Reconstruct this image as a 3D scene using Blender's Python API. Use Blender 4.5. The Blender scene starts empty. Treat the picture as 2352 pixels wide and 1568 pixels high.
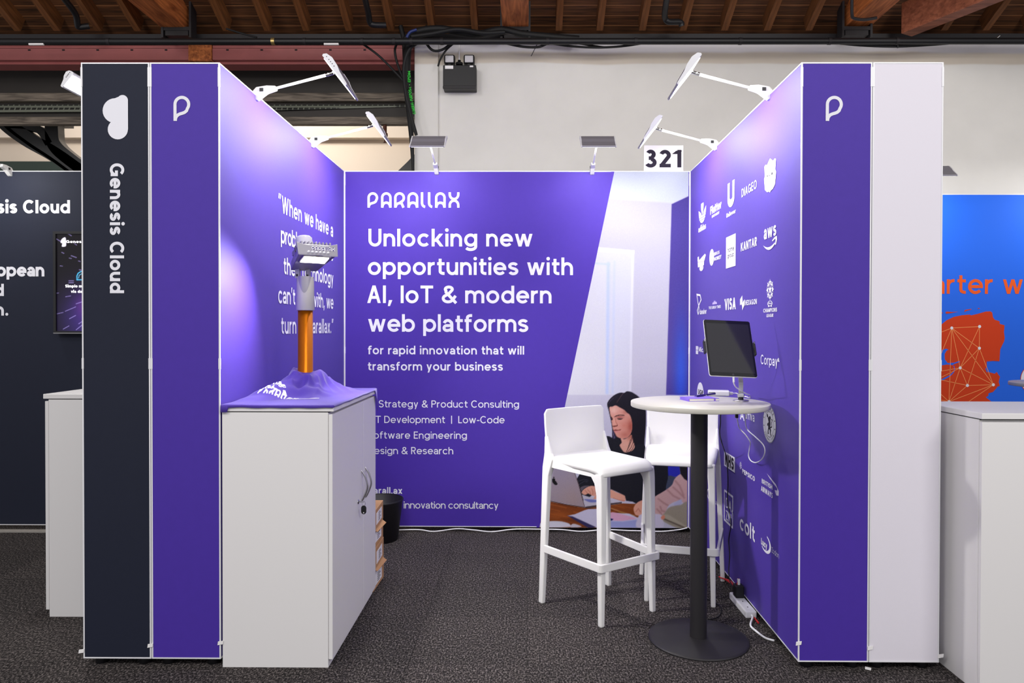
import bpy, bmesh, math, random
import numpy as np
from mathutils import Vector, Matrix, Euler

S = bpy.context.scene
COL = S.collection
PI = math.pi
random.seed(7)

# ---------------------------------------------------------------- camera
FPX = 1640.0                      # focal length in pixels of the 2352 x 1568 frame
YAW, PITCH, ROLL, EYE = 0.0063, 0.0103, 0.0020, 1.4105
OX, OY = 25.52, -9.48             # lens shift in pixels
_cy, _sy, _cp, _sp = math.cos(YAW), math.sin(YAW), math.cos(PITCH), math.sin(PITCH)
FWD = Vector((-_sy * _cp, _cy * _cp, -_sp))
_r = Vector((_cy, _sy, 0))
_u = _r.cross(FWD)
RGT = _r * math.cos(ROLL) + _u * math.sin(ROLL)
UPV = -_r * math.sin(ROLL) + _u * math.cos(ROLL)
CAM = Vector((0, 0, EYE))
cd = bpy.data.cameras.new('camera')
cd.sensor_fit = 'HORIZONTAL'
cd.sensor_width = 36.0
cd.lens = FPX / 2352 * 36.0
cd.shift_x = -OX / 2352
cd.shift_y = OY / 2352
cd.clip_start = 0.05
cam = bpy.data.objects.new('camera', cd)
cam.matrix_world = Matrix(((RGT.x, UPV.x, -FWD.x, 0), (RGT.y, UPV.y, -FWD.y, 0), (RGT.z, UPV.z, -FWD.z, EYE), (0, 0, 0, 1)))
COL.objects.link(cam)
S.camera = cam


def ray(x, y):
    return FWD + RGT * ((x - 1176 - OX) / FPX) - UPV * ((y - 784 - OY) / FPX)


def onY(x, y, Y):
    d = ray(x, y)
    return CAM + d * (Y / d.y)


def onX(x, y, X):
    d = ray(x, y)
    return CAM + d * (X / d.x)


def onZ(x, y, z=0.0):
    d = ray(x, y)
    return CAM + d * ((z - EYE) / d.z)


def zat(y, Y, x=1200):
    return onY(x, y, Y).z


def xat(x, Y, y=700):
    return onY(x, y, Y).x


# ---------------------------------------------------------------- colour management, world, hall and fill lights
S.view_settings.view_transform = 'Standard'
S.view_settings.look = 'None'
S.view_settings.gamma = 1.0
S.view_settings.use_curve_mapping = False
S.view_settings.exposure = -0.08
LAMP_W = 19.0      # power of one display arm light on the side walls
LAMP_B = 5.0       # the ones on the back walls, turned further down
WORLD = 0.75
wd = bpy.data.worlds.new('hall')
S.world = wd
wd.use_nodes = True
bgn = wd.node_tree.nodes['Background']
bgn.inputs[0].default_value = (0.98, 0.97, 1.0, 1)
bgn.inputs[1].default_value = WORLD


def area(name, loc, target, sx, sy, watts, col=(1, 1, 1), parent=None, spread=180):
    l = bpy.data.lights.new(name, 'AREA')
    l.shape = 'RECTANGLE'
    l.size, l.size_y = sx, sy
    l.energy = watts
    l.color = col
    l.spread = math.radians(spread)
    o = bpy.data.objects.new(name, l)
    COL.objects.link(o)
    o.location = loc
    d = Vector(target) - Vector(loc)
    o.rotation_euler = d.to_track_quat('-Z', 'Y').to_euler()
    if parent:
        o.parent = parent
    return o


# the hall's pendant lights, hung behind and above the aisle the photographer stands in
for hx, hy, hw in ((-3.4, -1.6, 105), (0.2, -2.0, 66), (3.6, -1.6, 125)):
    area('hall_light', (hx, hy, 4.6), (hx * 0.4, 3.0, 1.1), 1.6, 1.2, hw, (1, 0.97, 0.94))
# unseen fill lights added to brighten the roof and the old wall
for hx in (-3.4, 0.0, 3.6):
    area('roof_fill', (hx, 2.2, 3.5), (hx * 1.1, 6.2, 4.1), 0.8, 0.4, 8, (1, 0.95, 0.88), spread=120)
# unseen fill lights added behind the girder to lift the cream far wall
area('far_wall_fill', (-4.2, 8.3, 5.2), (-4.2, 10.4, 3.9), 2.5, 0.6, 135, (1, 0.95, 0.88))
area('far_wall_fill', (-2.0, 8.3, 5.2), (-2.0, 10.4, 3.9), 1.5, 0.6, 4, (1, 0.95, 0.88))

# ---------------------------------------------------------------- materials
def lin(c):
    return tuple(((v / 255) / 12.92 if v / 255 <= 0.04045 else ((v / 255 + 0.055) / 1.055) ** 2.4) for v in c) + (1.0,)


MATS = {}


def mat(name, rgb, rough=0.5, metal=0.0, bump=0.0, bscale=400, var=0.0, vscale=60, emit=None, estr=0.0, spec=0.5, coat=0.0, sheen=0.0, alpha=1.0, trans=0.0):
    m = bpy.data.materials.new(name)
    m.use_nodes = True
    nt = m.node_tree
    b = nt.nodes['Principled BSDF']
    c = lin(rgb)
    b.inputs['Base Color'].default_value = c
    b.inputs['Roughness'].default_value = rough
    b.inputs['Metallic'].default_value = metal
    b.inputs['Specular IOR Level'].default_value = spec
    b.inputs['Coat Weight'].default_value = coat
    b.inputs['Sheen Weight'].default_value = sheen
    b.inputs['Alpha'].default_value = alpha
    b.inputs['Transmission Weight'].default_value = trans
    if emit:
        b.inputs['Emission Color'].default_value = lin(emit)
        b.inputs['Emission Strength'].default_value = estr
    tc = nt.nodes.new('ShaderNodeTexCoord')
    if bump or var:
        n = nt.nodes.new('ShaderNodeTexNoise')
        n.inputs['Scale'].default_value = bscale
        n.inputs['Detail'].default_value = 4
        nt.links.new(tc.outputs['Object'], n.inputs['Vector'])
    if bump:
        bp = nt.nodes.new('ShaderNodeBump')
        bp.inputs['Strength'].default_value = bump
        bp.inputs['Distance'].default_value = 0.002
        nt.links.new(n.outputs['Fac'], bp.inputs['Height'])
        nt.links.new(bp.outputs['Normal'], b.inputs['Normal'])
    if var:
        n2 = nt.nodes.new('ShaderNodeTexNoise')
        n2.inputs['Scale'].default_value = vscale
        n2.inputs['Detail'].default_value = 5
        nt.links.new(tc.outputs['Object'], n2.inputs['Vector'])
        mx = nt.nodes.new('ShaderNodeMix')
        mx.data_type = 'RGBA'
        mx.inputs['A'].default_value = tuple(v * (1 - var) for v in c[:3]) + (1,)
        mx.inputs['B'].default_value = tuple(min(1, v * (1 + var)) for v in c[:3]) + (1,)
        nt.links.new(n2.outputs['Fac'], mx.inputs['Factor'])
        nt.links.new(mx.outputs['Result'], b.inputs['Base Color'])
    MATS[name] = m
    return m


PURPLE = (69, 43, 157)
M_PURPLE = mat('purple fabric', PURPLE, 0.6, bump=0.15, bscale=900, var=0.05, vscale=30, spec=0.32, sheen=0.05)
M_NAVY = mat('navy fabric', (30, 34, 50), 0.65, bump=0.15, bscale=900, var=0.05, vscale=30, spec=0.22)
M_LILAC = mat('pale grey fabric', (226, 222, 232), 0.75, bump=0.15, bscale=900, spec=0.2)
M_BLUE = mat('blue fabric', (28, 102, 230), 0.65, bump=0.1, bscale=900, spec=0.3)
M_PRINT = mat('white print', (228, 228, 236), 0.7, spec=0.2)
M_DARKPRINT = mat('dark print', (38, 32, 48), 0.7, spec=0.2)
M_GREYPRINT = mat('grey print', (205, 200, 220), 0.7, spec=0.2)
M_ORANGE = mat('orange print', (232, 92, 32), 0.7, spec=0.2)
M_RED = mat('red orange print', (205, 62, 24), 0.7, spec=0.2)
M_PEACH = mat('peach print', (240, 150, 90), 0.7, spec=0.2)
M_ALU = mat('white aluminium', (226, 226, 230), 0.35, metal=0.0, spec=0.6)
M_STEEL = mat('brushed steel', (170, 168, 170), 0.3, metal=0.9, bump=0.05, bscale=300)
M_SILVER = mat('silver housing', (150, 148, 158), 0.42, metal=0.45, bump=0.04, bscale=200)
M_WPLASTIC = mat('white plastic', (222, 221, 220), 0.38, bump=0.04, bscale=700, spec=0.32)
M_WPLASTIC2 = mat('white gloss plastic', (218, 218, 222), 0.25, spec=0.5)
M_LAMINATE = mat('white laminate', (228, 226, 226), 0.45, bump=0.03, bscale=500, spec=0.4)
M_TABLETOP = mat('cream laminate', (192, 189, 180), 0.4, bump=0.02, bscale=500, spec=0.4)
M_DARKGAP = mat('dark gap', (26, 25, 28), 0.8)
M_BLACKMETAL = mat('black powder coat', (34, 32, 35), 0.5, bump=0.12, bscale=900, spec=0.4)
M_BLACK = mat('black plastic', (24, 24, 27), 0.45, spec=0.4)
M_BLACKRUBBER = mat('black rubber', (20, 20, 22), 0.6, spec=0.35, bump=0.08, bscale=200)
M_CARD = mat('brown cardboard', (186, 142, 98), 0.8, bump=0.1, bscale=300, var=0.08, vscale=20)
M_AMBER = mat('amber anodised', (206, 116, 6), 0.36, metal=0.85, bump=0.03, bscale=300)
M_CLOTH = mat('purple jersey', (66, 41, 150), 0.66, bump=0.2, bscale=1200, sheen=0.25, spec=0.3)
M_REDCABLE = mat('red cable', (205, 36, 40), 0.45)
M_WCABLE = mat('white cable', (236, 236, 238), 0.4)
M_GCABLE = mat('pale grey cable', (150, 142, 178), 0.45)
M_SCREEN = mat('black glass', (16, 16, 20), 0.07, spec=0.5)
M_GREEN = mat('green lettering', (40, 220, 60), 0.6)
M_MAROON = mat('maroon paint', (168, 92, 90), 0.5, bump=0.15, bscale=25, var=0.18, vscale=6)
M_GIRDER = mat('dark girder paint', (42, 37, 33), 0.6, bump=0.2, bscale=40, var=0.2, vscale=7)
M_CREAM = mat('cream paint', (224, 208, 190), 0.8, bump=0.1, bscale=30, var=0.04, vscale=3)
M_DKGREEN = mat('dark green paint', (38, 52, 44), 0.6)
M_IRON = mat('cast iron', (46, 46, 46), 0.42, bump=0.25, bscale=60, var=0.15, vscale=9, spec=0.5)
M_BROWN = mat('rusty brown', (88, 48, 34), 0.6, bump=0.2, bscale=80)
M_LED = mat('lit led panel', (255, 255, 255), 0.5, emit=(255, 252, 246), estr=7.0)
M_STREETLED = mat('lit street light panel', (255, 255, 255), 0.5, emit=(255, 246, 228), estr=9.0)
M_FROST = mat('frosted lens', (206, 204, 208), 0.25, spec=0.5)
M_CLEAR = mat('clear grey dome', (176, 174, 186), 0.12, spec=0.6, coat=0.5)
M_NOTE = mat('lilac notebook cover', (128, 100, 214), 0.55, bump=0.1, bscale=500)
M_PAPER = mat('cream paper', (240, 236, 216), 0.8)
M_PEN = mat('dark blue pen', (44, 34, 108), 0.3)
M_CHROME = mat('chrome', (200, 200, 202), 0.15, metal=1.0)
M_LABEL = mat('white label', (238, 236, 236), 0.7)
M_CYAN = mat('cyan glow', (60, 190, 240), 0.5, emit=(60, 180, 240), estr=1.0)
M_SCRTXT = mat('lit white text', (255, 255, 255), 0.5, emit=(240, 236, 255), estr=0.9)
M_VIOLET = mat('lit violet streak', (150, 130, 220), 0.5, emit=(150, 130, 230), estr=0.6)


def node_material(name):
    m = bpy.data.materials.new(name)
    m.use_nodes = True
    return m, m.node_tree, m.node_tree.nodes['Principled BSDF']


def ramp(nt, stops, interp='LINEAR'):
    r = nt.nodes.new('ShaderNodeValToRGB')
    e = r.color_ramp.elements
    r.color_ramp.interpolation = interp
    while len(e) < len(stops):
        e.new(0.5)
    for k, (p, c) in enumerate(stops):
        e[k].position = p
        e[k].color = c
    return r


def carpet():
    m, nt, b = node_material('charcoal carpet tile')
    tc = nt.nodes.new('ShaderNodeTexCoord')
    n1 = nt.nodes.new('ShaderNodeTexNoise'); n1.inputs['Scale'].default_value = 135; n1.inputs['Detail'].default_value = 6; n1.inputs['Roughness'].default_value = 0.75
    mp = nt.nodes.new('ShaderNodeMapping'); mp.inputs['Scale'].default_value = (1, 0.55, 1)
    nt.links.new(tc.outputs['Object'], mp.inputs['Vector']); nt.links.new(mp.outputs['Vector'], n1.inputs['Vector'])
    r1 = ramp(nt, [(0.36, lin((18, 17, 17))), (0.5, lin((46, 43, 43))), (0.64, lin((132, 125, 123)))])
    nt.links.new(n1.outputs['Fac'], r1.inputs['Fac'])
    # carpet tiles, each a slightly different shade with a fine seam
    br = nt.nodes.new('ShaderNodeTexBrick')
    br.offset = 0.0
    br.inputs['Scale'].default_value = 1.0
    br.inputs['Brick Width'].default_value = 0.5
    br.inputs['Row Height'].default_value = 0.5
    br.inputs['Mortar Size'].default_value = 0.0015
    br.inputs['Color1'].default_value = (0.8, 0.8, 0.8, 1)
    br.inputs['Color2'].default_value = (1.15, 1.13, 1.12, 1)
    br.inputs['Mortar'].default_value = (0.5, 0.5, 0.5, 1)
    nt.links.new(tc.outputs['Object'], br.inputs['Vector'])
    mx = nt.nodes.new('ShaderNodeMix'); mx.data_type = 'RGBA'; mx.blend_type = 'MULTIPLY'; mx.inputs['Factor'].default_value = 1
    nt.links.new(r1.outputs['Color'], mx.inputs['A']); nt.links.new(br.outputs['Color'], mx.inputs['B'])
    nt.links.new(mx.outputs['Result'], b.inputs['Base Color'])
    b.inputs['Roughness'].default_value = 0.95
    b.inputs['Specular IOR Level'].default_value = 0.1
    bp = nt.nodes.new('ShaderNodeBump'); bp.inputs['Strength'].default_value = 0.12; bp.inputs['Distance'].default_value = 0.003
    nt.links.new(n1.outputs['Fac'], bp.inputs['Height']); nt.links.new(bp.outputs['Normal'], b.inputs['Normal'])
    return m


def wood(name, dark, light, axis=(1, 14, 14), scale=3.0, seam=0.0, rough=0.6):
    m, nt, b = node_material(name)
    tc = nt.nodes.new('ShaderNodeTexCoord')
    mp = nt.nodes.new('ShaderNodeMapping'); mp.inputs['Scale'].default_value = axis
    nt.links.new(tc.outputs['Object'], mp.inputs['Vector'])
    n1 = nt.nodes.new('ShaderNodeTexNoise'); n1.inputs['Scale'].default_value = scale; n1.inputs['Detail'].default_value = 7; n1.inputs['Distortion'].default_value = 0.6
    nt.links.new(mp.outputs['Vector'], n1.inputs['Vector'])
    r1 = ramp(nt, [(0.28, lin(dark)), (0.72, lin(light))])
    nt.links.new(n1.outputs['Fac'], r1.inputs['Fac'])
    nt.links.new(r1.outputs['Color'], b.inputs['Base Color'])
    b.inputs['Roughness'].default_value = rough
    b.inputs['Specular IOR Level'].default_value = 0.3
    bp = nt.nodes.new('ShaderNodeBump'); bp.inputs['Strength'].default_value = 0.25; bp.inputs['Distance'].default_value = 0.004
    nt.links.new(n1.outputs['Fac'], bp.inputs['Height']); nt.links.new(bp.outputs['Normal'], b.inputs['Normal'])
    return m


M_CARPET = carpet()
M_RAFTER = wood('dark rafter timber', (70, 42, 22), (132, 82, 44), (10, 1, 10))
M_BEAM = wood('red brown timber', (120, 58, 26), (214, 126, 68), (12, 1.2, 12))
M_BEAM2 = wood('pale red timber', (112, 62, 42), (166, 100, 72), (2, 9, 12))
M_PLANK = wood('weathered plank', (52, 45, 40), (140, 128, 114), (1.2, 14, 14))
M_PLANK2 = wood('pale weathered plank', (110, 100, 84), (176, 164, 140), (1.2, 14, 14))


def roof_boards():
    m, nt, b = node_material('brown roof boards')
    tc = nt.nodes.new('ShaderNodeTexCoord')
    mp = nt.nodes.new('ShaderNodeMapping'); mp.inputs['Scale'].default_value = (1.0, 16, 16)
    nt.links.new(tc.outputs['Object'], mp.inputs['Vector'])
    n1 = nt.nodes.new('ShaderNodeTexNoise'); n1.inputs['Scale'].default_value = 3; n1.inputs['Detail'].default_value = 6
    nt.links.new(mp.outputs['Vector'], n1.inputs['Vector'])
    r1 = ramp(nt, [(0.3, lin((56, 34, 18))), (0.7, lin((114, 70, 39)))])
    nt.links.new(n1.outputs['Fac'], r1.inputs['Fac'])
    sx = nt.nodes.new('ShaderNodeSeparateXYZ'); nt.links.new(tc.outputs['Object'], sx.inputs[0])
    d = nt.nodes.new('ShaderNodeMath'); d.operation = 'DIVIDE'; d.inputs[1].default_value = 0.105
    nt.links.new(sx.outputs['Y'], d.inputs[0])
    fr = nt.nodes.new('ShaderNodeMath'); fr.operation = 'FRACT'; nt.links.new(d.outputs[0], fr.inputs[0])
    lt = nt.nodes.new('ShaderNodeMath'); lt.operation = 'LESS_THAN'; lt.inputs[1].default_value = 0.075
    nt.links.new(fr.outputs[0], lt.inputs[0])
    mx = nt.nodes.new('ShaderNodeMix'); mx.data_type = 'RGBA'
    nt.links.new(lt.outputs[0], mx.inputs['Factor']); nt.links.new(r1.outputs['Color'], mx.inputs['A'])
    mx.inputs['B'].default_value = lin((160, 108, 68))
    nt.links.new(mx.outputs['Result'], b.inputs['Base Color'])
    b.inputs['Roughness'].default_value = 0.7
    return m


def hall_plaster():
    # old white paint with a beige band of older paint left under the eaves, and a scuffed lilac-grey margin above it
    m, nt, b = node_material('old white wall paint')
    tc = nt.nodes.new('ShaderNodeTexCoord')
    sx = nt.nodes.new('ShaderNodeSeparateXYZ'); nt.links.new(tc.outputs['Object'], sx.inputs[0])
    nz = nt.nodes.new('ShaderNodeTexNoise'); nz.inputs['Scale'].default_value = 0.9; nz.inputs['Detail'].default_value = 2
    nt.links.new(tc.outputs['Object'], nz.inputs['Vector'])
    w1 = nt.nodes.new('ShaderNodeMath'); w1.operation = 'MULTIPLY_ADD'; w1.inputs[1].default_value = 0.10; nt.links.new(nz.outputs['Fac'], w1.inputs[0]); nt.links.new(sx.outputs['Z'], w1.inputs[2])
    mr = nt.nodes.new('ShaderNodeMapRange'); mr.inputs['From Min'].default_value = 3.0; mr.inputs['From Max'].default_value = 4.0
    nt.links.new(w1.outputs[0], mr.inputs['Value'])
    white, beige, lilac = lin((226, 224, 219)), lin((206, 196, 182)), lin((214, 211, 214))
    z1, z2 = zat(147, 6.1) + 0.05 - 3.0, zat(122, 6.1) + 0.05 - 3.0
    r = ramp(nt, [(0, white), (z1 - 0.008, white), (z1 + 0.008, beige), (z2 - 0.008, beige), (z2 + 0.012, lilac)])
    nt.links.new(mr.outputs['Result'], r.inputs['Fac'])
    n2 = nt.nodes.new('ShaderNodeTexNoise'); n2.inputs['Scale'].default_value = 5; n2.inputs['Detail'].default_value = 8
    nt.links.new(tc.outputs['Object'], n2.inputs['Vector'])
    r2 = ramp(nt, [(0.3, (0.95, 0.95, 0.95, 1)), (0.7, (1, 1, 1, 1))])
    nt.links.new(n2.outputs['Fac'], r2.inputs['Fac'])
    mx = nt.nodes.new('ShaderNodeMix'); mx.data_type = 'RGBA'; mx.blend_type = 'MULTIPLY'; mx.inputs['Factor'].default_value = 1
    nt.links.new(r.outputs['Color'], mx.inputs['A']); nt.links.new(r2.outputs['Color'], mx.inputs['B'])
    nt.links.new(mx.outputs['Result'], b.inputs['Base Color'])
    b.inputs['Roughness'].default_value = 0.75
    bp = nt.nodes.new('ShaderNodeBump'); bp.inputs['Strength'].default_value = 0.12; bp.inputs['Distance'].default_value = 0.01
    nt.links.new(n2.outputs['Fac'], bp.inputs['Height']); nt.links.new(bp.outputs['Normal'], b.inputs['Normal'])
    return m


def perforated():
    m, nt, b = node_material('perforated steel plate')
    tc = nt.nodes.new('ShaderNodeTexCoord')
    br = nt.nodes.new('ShaderNodeTexBrick')
    br.inputs['Scale'].default_value = 1.0; br.inputs['Brick Width'].default_value = 0.05; br.inputs['Row Height'].default_value = 0.022
    br.inputs['Mortar Size'].default_value = 0.006
    br.inputs['Color1'].default_value = lin((34, 34, 31)); br.inputs['Color2'].default_value = lin((44, 46, 42)); br.inputs['Mortar'].default_value = lin((112, 116, 104))
    nt.links.new(tc.outputs['Object'], br.inputs['Vector'])
    nt.links.new(br.outputs['Color'], b.inputs['Base Color'])
    b.inputs['Roughness'].default_value = 0.55
    bp = nt.nodes.new('ShaderNodeBump'); bp.inputs['Strength'].default_value = 0.6; bp.inputs['Distance'].default_value = 0.004
    nt.links.new(br.outputs['Fac'], bp.inputs['Height']); nt.links.new(bp.outputs['Normal'], b.inputs['Normal'])
    return m


def attr_material(name):
    m, nt, b = node_material(name)
    a = nt.nodes.new('ShaderNodeAttribute'); a.attribute_name = 'print'
    nt.links.new(a.outputs['Color'], b.inputs['Base Color'])
    b.inputs['Roughness'].default_value = 0.7
    b.inputs['Specular IOR Level'].default_value = 0.2
    return m, nt, b


M_ROOF = roof_boards()
M_PLASTER = hall_plaster()
M_PERF = perforated()
M_PHOTO = attr_material('printed photograph')[0]
M_TVIMAGE, _nt, _b = attr_material('television picture')
_b.inputs['Roughness'].default_value = 0.2
_a = [n for n in _nt.nodes if n.type == 'ATTRIBUTE'][0]
_nt.links.new(_a.outputs['Color'], _b.inputs['Emission Color'])
_b.inputs['Emission Strength'].default_value = 0.6


# ---------------------------------------------------------------- mesh builder
class MB:
    def __init__(s):
        s.v, s.f, s.m, s.mats, s.sm = [], [], [], [], []

    def mi(s, m):
        if m is None:
            return 0
        if m not in s.mats:
            s.mats.append(m)
        return s.mats.index(m)

    def add(s, verts, faces, m=None, smooth=False):
        o = len(s.v)
        k = s.mi(m)
        s.v += [tuple(v) for v in verts]
        for f in faces:
            s.f.append([i + o for i in f]); s.m.append(k); s.sm.append(smooth)
        return s

    def box(s, a, b, m=None, bev=0.0, seg=2, M=None):
        x0, y0, z0 = (min(a[i], b[i]) for i in range(3))
        x1, y1, z1 = (max(a[i], b[i]) for i in range(3))
        vs = [(x0, y0, z0), (x1, y0, z0), (x1, y1, z0), (x0, y1, z0), (x0, y0, z1), (x1, y0, z1), (x1, y1, z1), (x0, y1, z1)]
        fs = [(0, 3, 2, 1), (4, 5, 6, 7), (0, 1, 5, 4), (1, 2, 6, 5), (2, 3, 7, 6), (3, 0, 4, 7)]
        return s.poly(vs, fs, m, bev, seg, M)

    def poly(s, vs, fs, m=None, bev=0.0, seg=2, M=None, smooth=False):
        if bev:
            bm = bmesh.new()
            bv = [bm.verts.new(v) for v in vs]
            for f in fs:
                bm.faces.new([bv[i] for i in f])
            bmesh.ops.recalc_face_normals(bm, faces=bm.faces)
            bmesh.ops.bevel(bm, geom=list(bm.edges), offset=bev, segments=seg, profile=0.5, affect='EDGES', clamp_overlap=True)
            bm.verts.index_update()
            vs = [v.co.copy() for v in bm.verts]
            fs = [[v.index for v in f.verts] for f in bm.faces]
            bm.free()
        if M is not None:
            vs = [M @ Vector(v) for v in vs]
        return s.add(vs, fs, m, smooth)

    def tube(s, path, r, m=None, n=10, cap=True, smooth=True):
        P = [Vector(p) for p in path]
        rad = r if isinstance(r, (list, tuple)) else [r] * len(P)
        vs, fs = [], []
        up = None
        for i, p in enumerate(P):
            t = (P[min(i + 1, len(P) - 1)] - P[max(i - 1, 0)]).normalized()
            if up is None:
                a = Vector((0, 0, 1)) if abs(t.z) < 0.9 else Vector((1, 0, 0))
            else:
                a = up
            side = t.cross(a)
            if side.length < 1e-6:
                side = t.cross(Vector((0, 1, 0)))
            side.normalize()
            up = side.cross(t).normalized()
            for k in range(n):
                an = 2 * PI * k / n
                vs.append(p + (side * math.cos(an) + up * math.sin(an)) * rad[i])
        for i in range(len(P) - 1):
            for k in range(n):
                fs.append((i * n + k, i * n + (k + 1) % n, (i + 1) * n + (k + 1) % n, (i + 1) * n + k))
        s.add(vs, fs, m, smooth)
        if cap:
            s.add(vs[:n], [tuple(range(n))[::-1]], m)
            s.add(vs[-n:], [tuple(range(n))], m)
        return s

    def lathe(s, prof, c=(0, 0, 0), m=None, n=48, smooth=True, M=None):
        vs, fs = [], []
        for r, z in prof:
            for k in range(n):
                a = 2 * PI * k / n
                vs.append(Vector((c[0] + r * math.cos(a), c[1] + r * math.sin(a), c[2] + z)))
        for i in range(len(prof) - 1):
            for k in range(n):
                fs.append((i * n + k, i * n + (k + 1) % n, (i + 1) * n + (k + 1) % n, (i + 1) * n + k))
        if M is not None:
            vs = [M @ v for v in vs]
        return s.add(vs, fs, m, smooth)

    def prism(s, pts, d, m=None, bev=0.0, M=None, seg=2):
        """closed polygon of 3-D points, extruded by the vector d"""
        n = len(pts)
        d = Vector(d)
        vs = [Vector(p) for p in pts] + [Vector(p) + d for p in pts]
        fs = [tuple(range(n))[::-1], tuple(range(n, 2 * n))] + [(i, (i + 1) % n, n + (i + 1) % n, n + i) for i in range(n)]
        return s.poly(vs, fs, m, bev, seg, M)

    def build(s, name, m=None, parent=None, auto=False):
        me = bpy.data.meshes.new(name)
        me.from_pydata(s.v, [], s.f)
        for mm in (s.mats or [m]):
            me.materials.append(mm)
        if s.mats:
            me.polygons.foreach_set('material_index', s.m)
        me.polygons.foreach_set('use_smooth', s.sm)
        bm = bmesh.new(); bm.from_mesh(me)
        if auto:
            bmesh.ops.remove_doubles(bm, verts=bm.verts, dist=1e-5)
        bmesh.ops.recalc_face_normals(bm, faces=bm.faces)
        bm.to_mesh(me); bm.free()
        o = bpy.data.objects.new(name, me)
        COL.objects.link(o)
        if parent:
            o.parent = parent
        return o


def flat(name, verts, faces, m, parent=None, idx=None):
    """mesh whose faces keep their winding (prints)"""
    me = bpy.data.meshes.new(name)
    me.from_pydata([tuple(v) for v in verts], [], faces)
    for mm in (m if isinstance(m, list) else [m]):
        me.materials.append(mm)
    if idx:
        me.polygons.foreach_set('material_index', idx)
    o = bpy.data.objects.new(name, me)
    COL.objects.link(o)
    if parent:
        o.parent = parent
    return o


def thing(name, label, cat, loc=(0, 0, 0), rz=0.0, group=None):
    o = bpy.data.objects.new(name, None)
    o.empty_display_size = 0.05
    COL.objects.link(o)
    o.location = loc
    o.rotation_euler = (0, 0, rz)
    return tag(o, label, cat, group)


def tag(o, label, cat, group=None):
    o['label'] = label
    o['category'] = cat
    o['kind'] = 'thing'
    if group:
        o['group'] = group
    return o


def struct(o, label=None):
    o['kind'] = 'structure'
    if label:
        o['label'] = label
        o['category'] = o.name.split('_')[0]
    return o


def dup(root, loc, rz, label=None):
    r = root.copy(); COL.objects.link(r)
    r.location = loc; r.rotation_euler = (0, 0, rz)
    if label:
        r['label'] = label
    for ch in list(root.children):
        c = ch.copy(); COL.objects.link(c); c.parent = r
        for g in list(ch.children):
            d = g.copy(); COL.objects.link(d); d.parent = c
    return r


def smooth_path(pts, n=8):
    """Catmull-Rom through points"""
    P = [Vector(p) for p in pts]
    if len(P) < 3:
        return P
    out = []
    Q = [P[0] * 2 - P[1]] + P + [P[-1] * 2 - P[-2]]
    for i in range(1, len(Q) - 2):
        for k in range(n):
            t = k / n
            a, b, c, d = Q[i - 1], Q[i], Q[i + 1], Q[i + 2]
            out.append(0.5 * ((2 * b) + (c - a) * t + (2 * a - 5 * b + 4 * c - d) * t * t + (3 * b - a - 3 * c + d) * t ** 3))
    out.append(P[-1])
    return out


# ---------------------------------------------------------------- lettering: a plain geometric sans drawn with strokes of one weight
XH = 0.72


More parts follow.
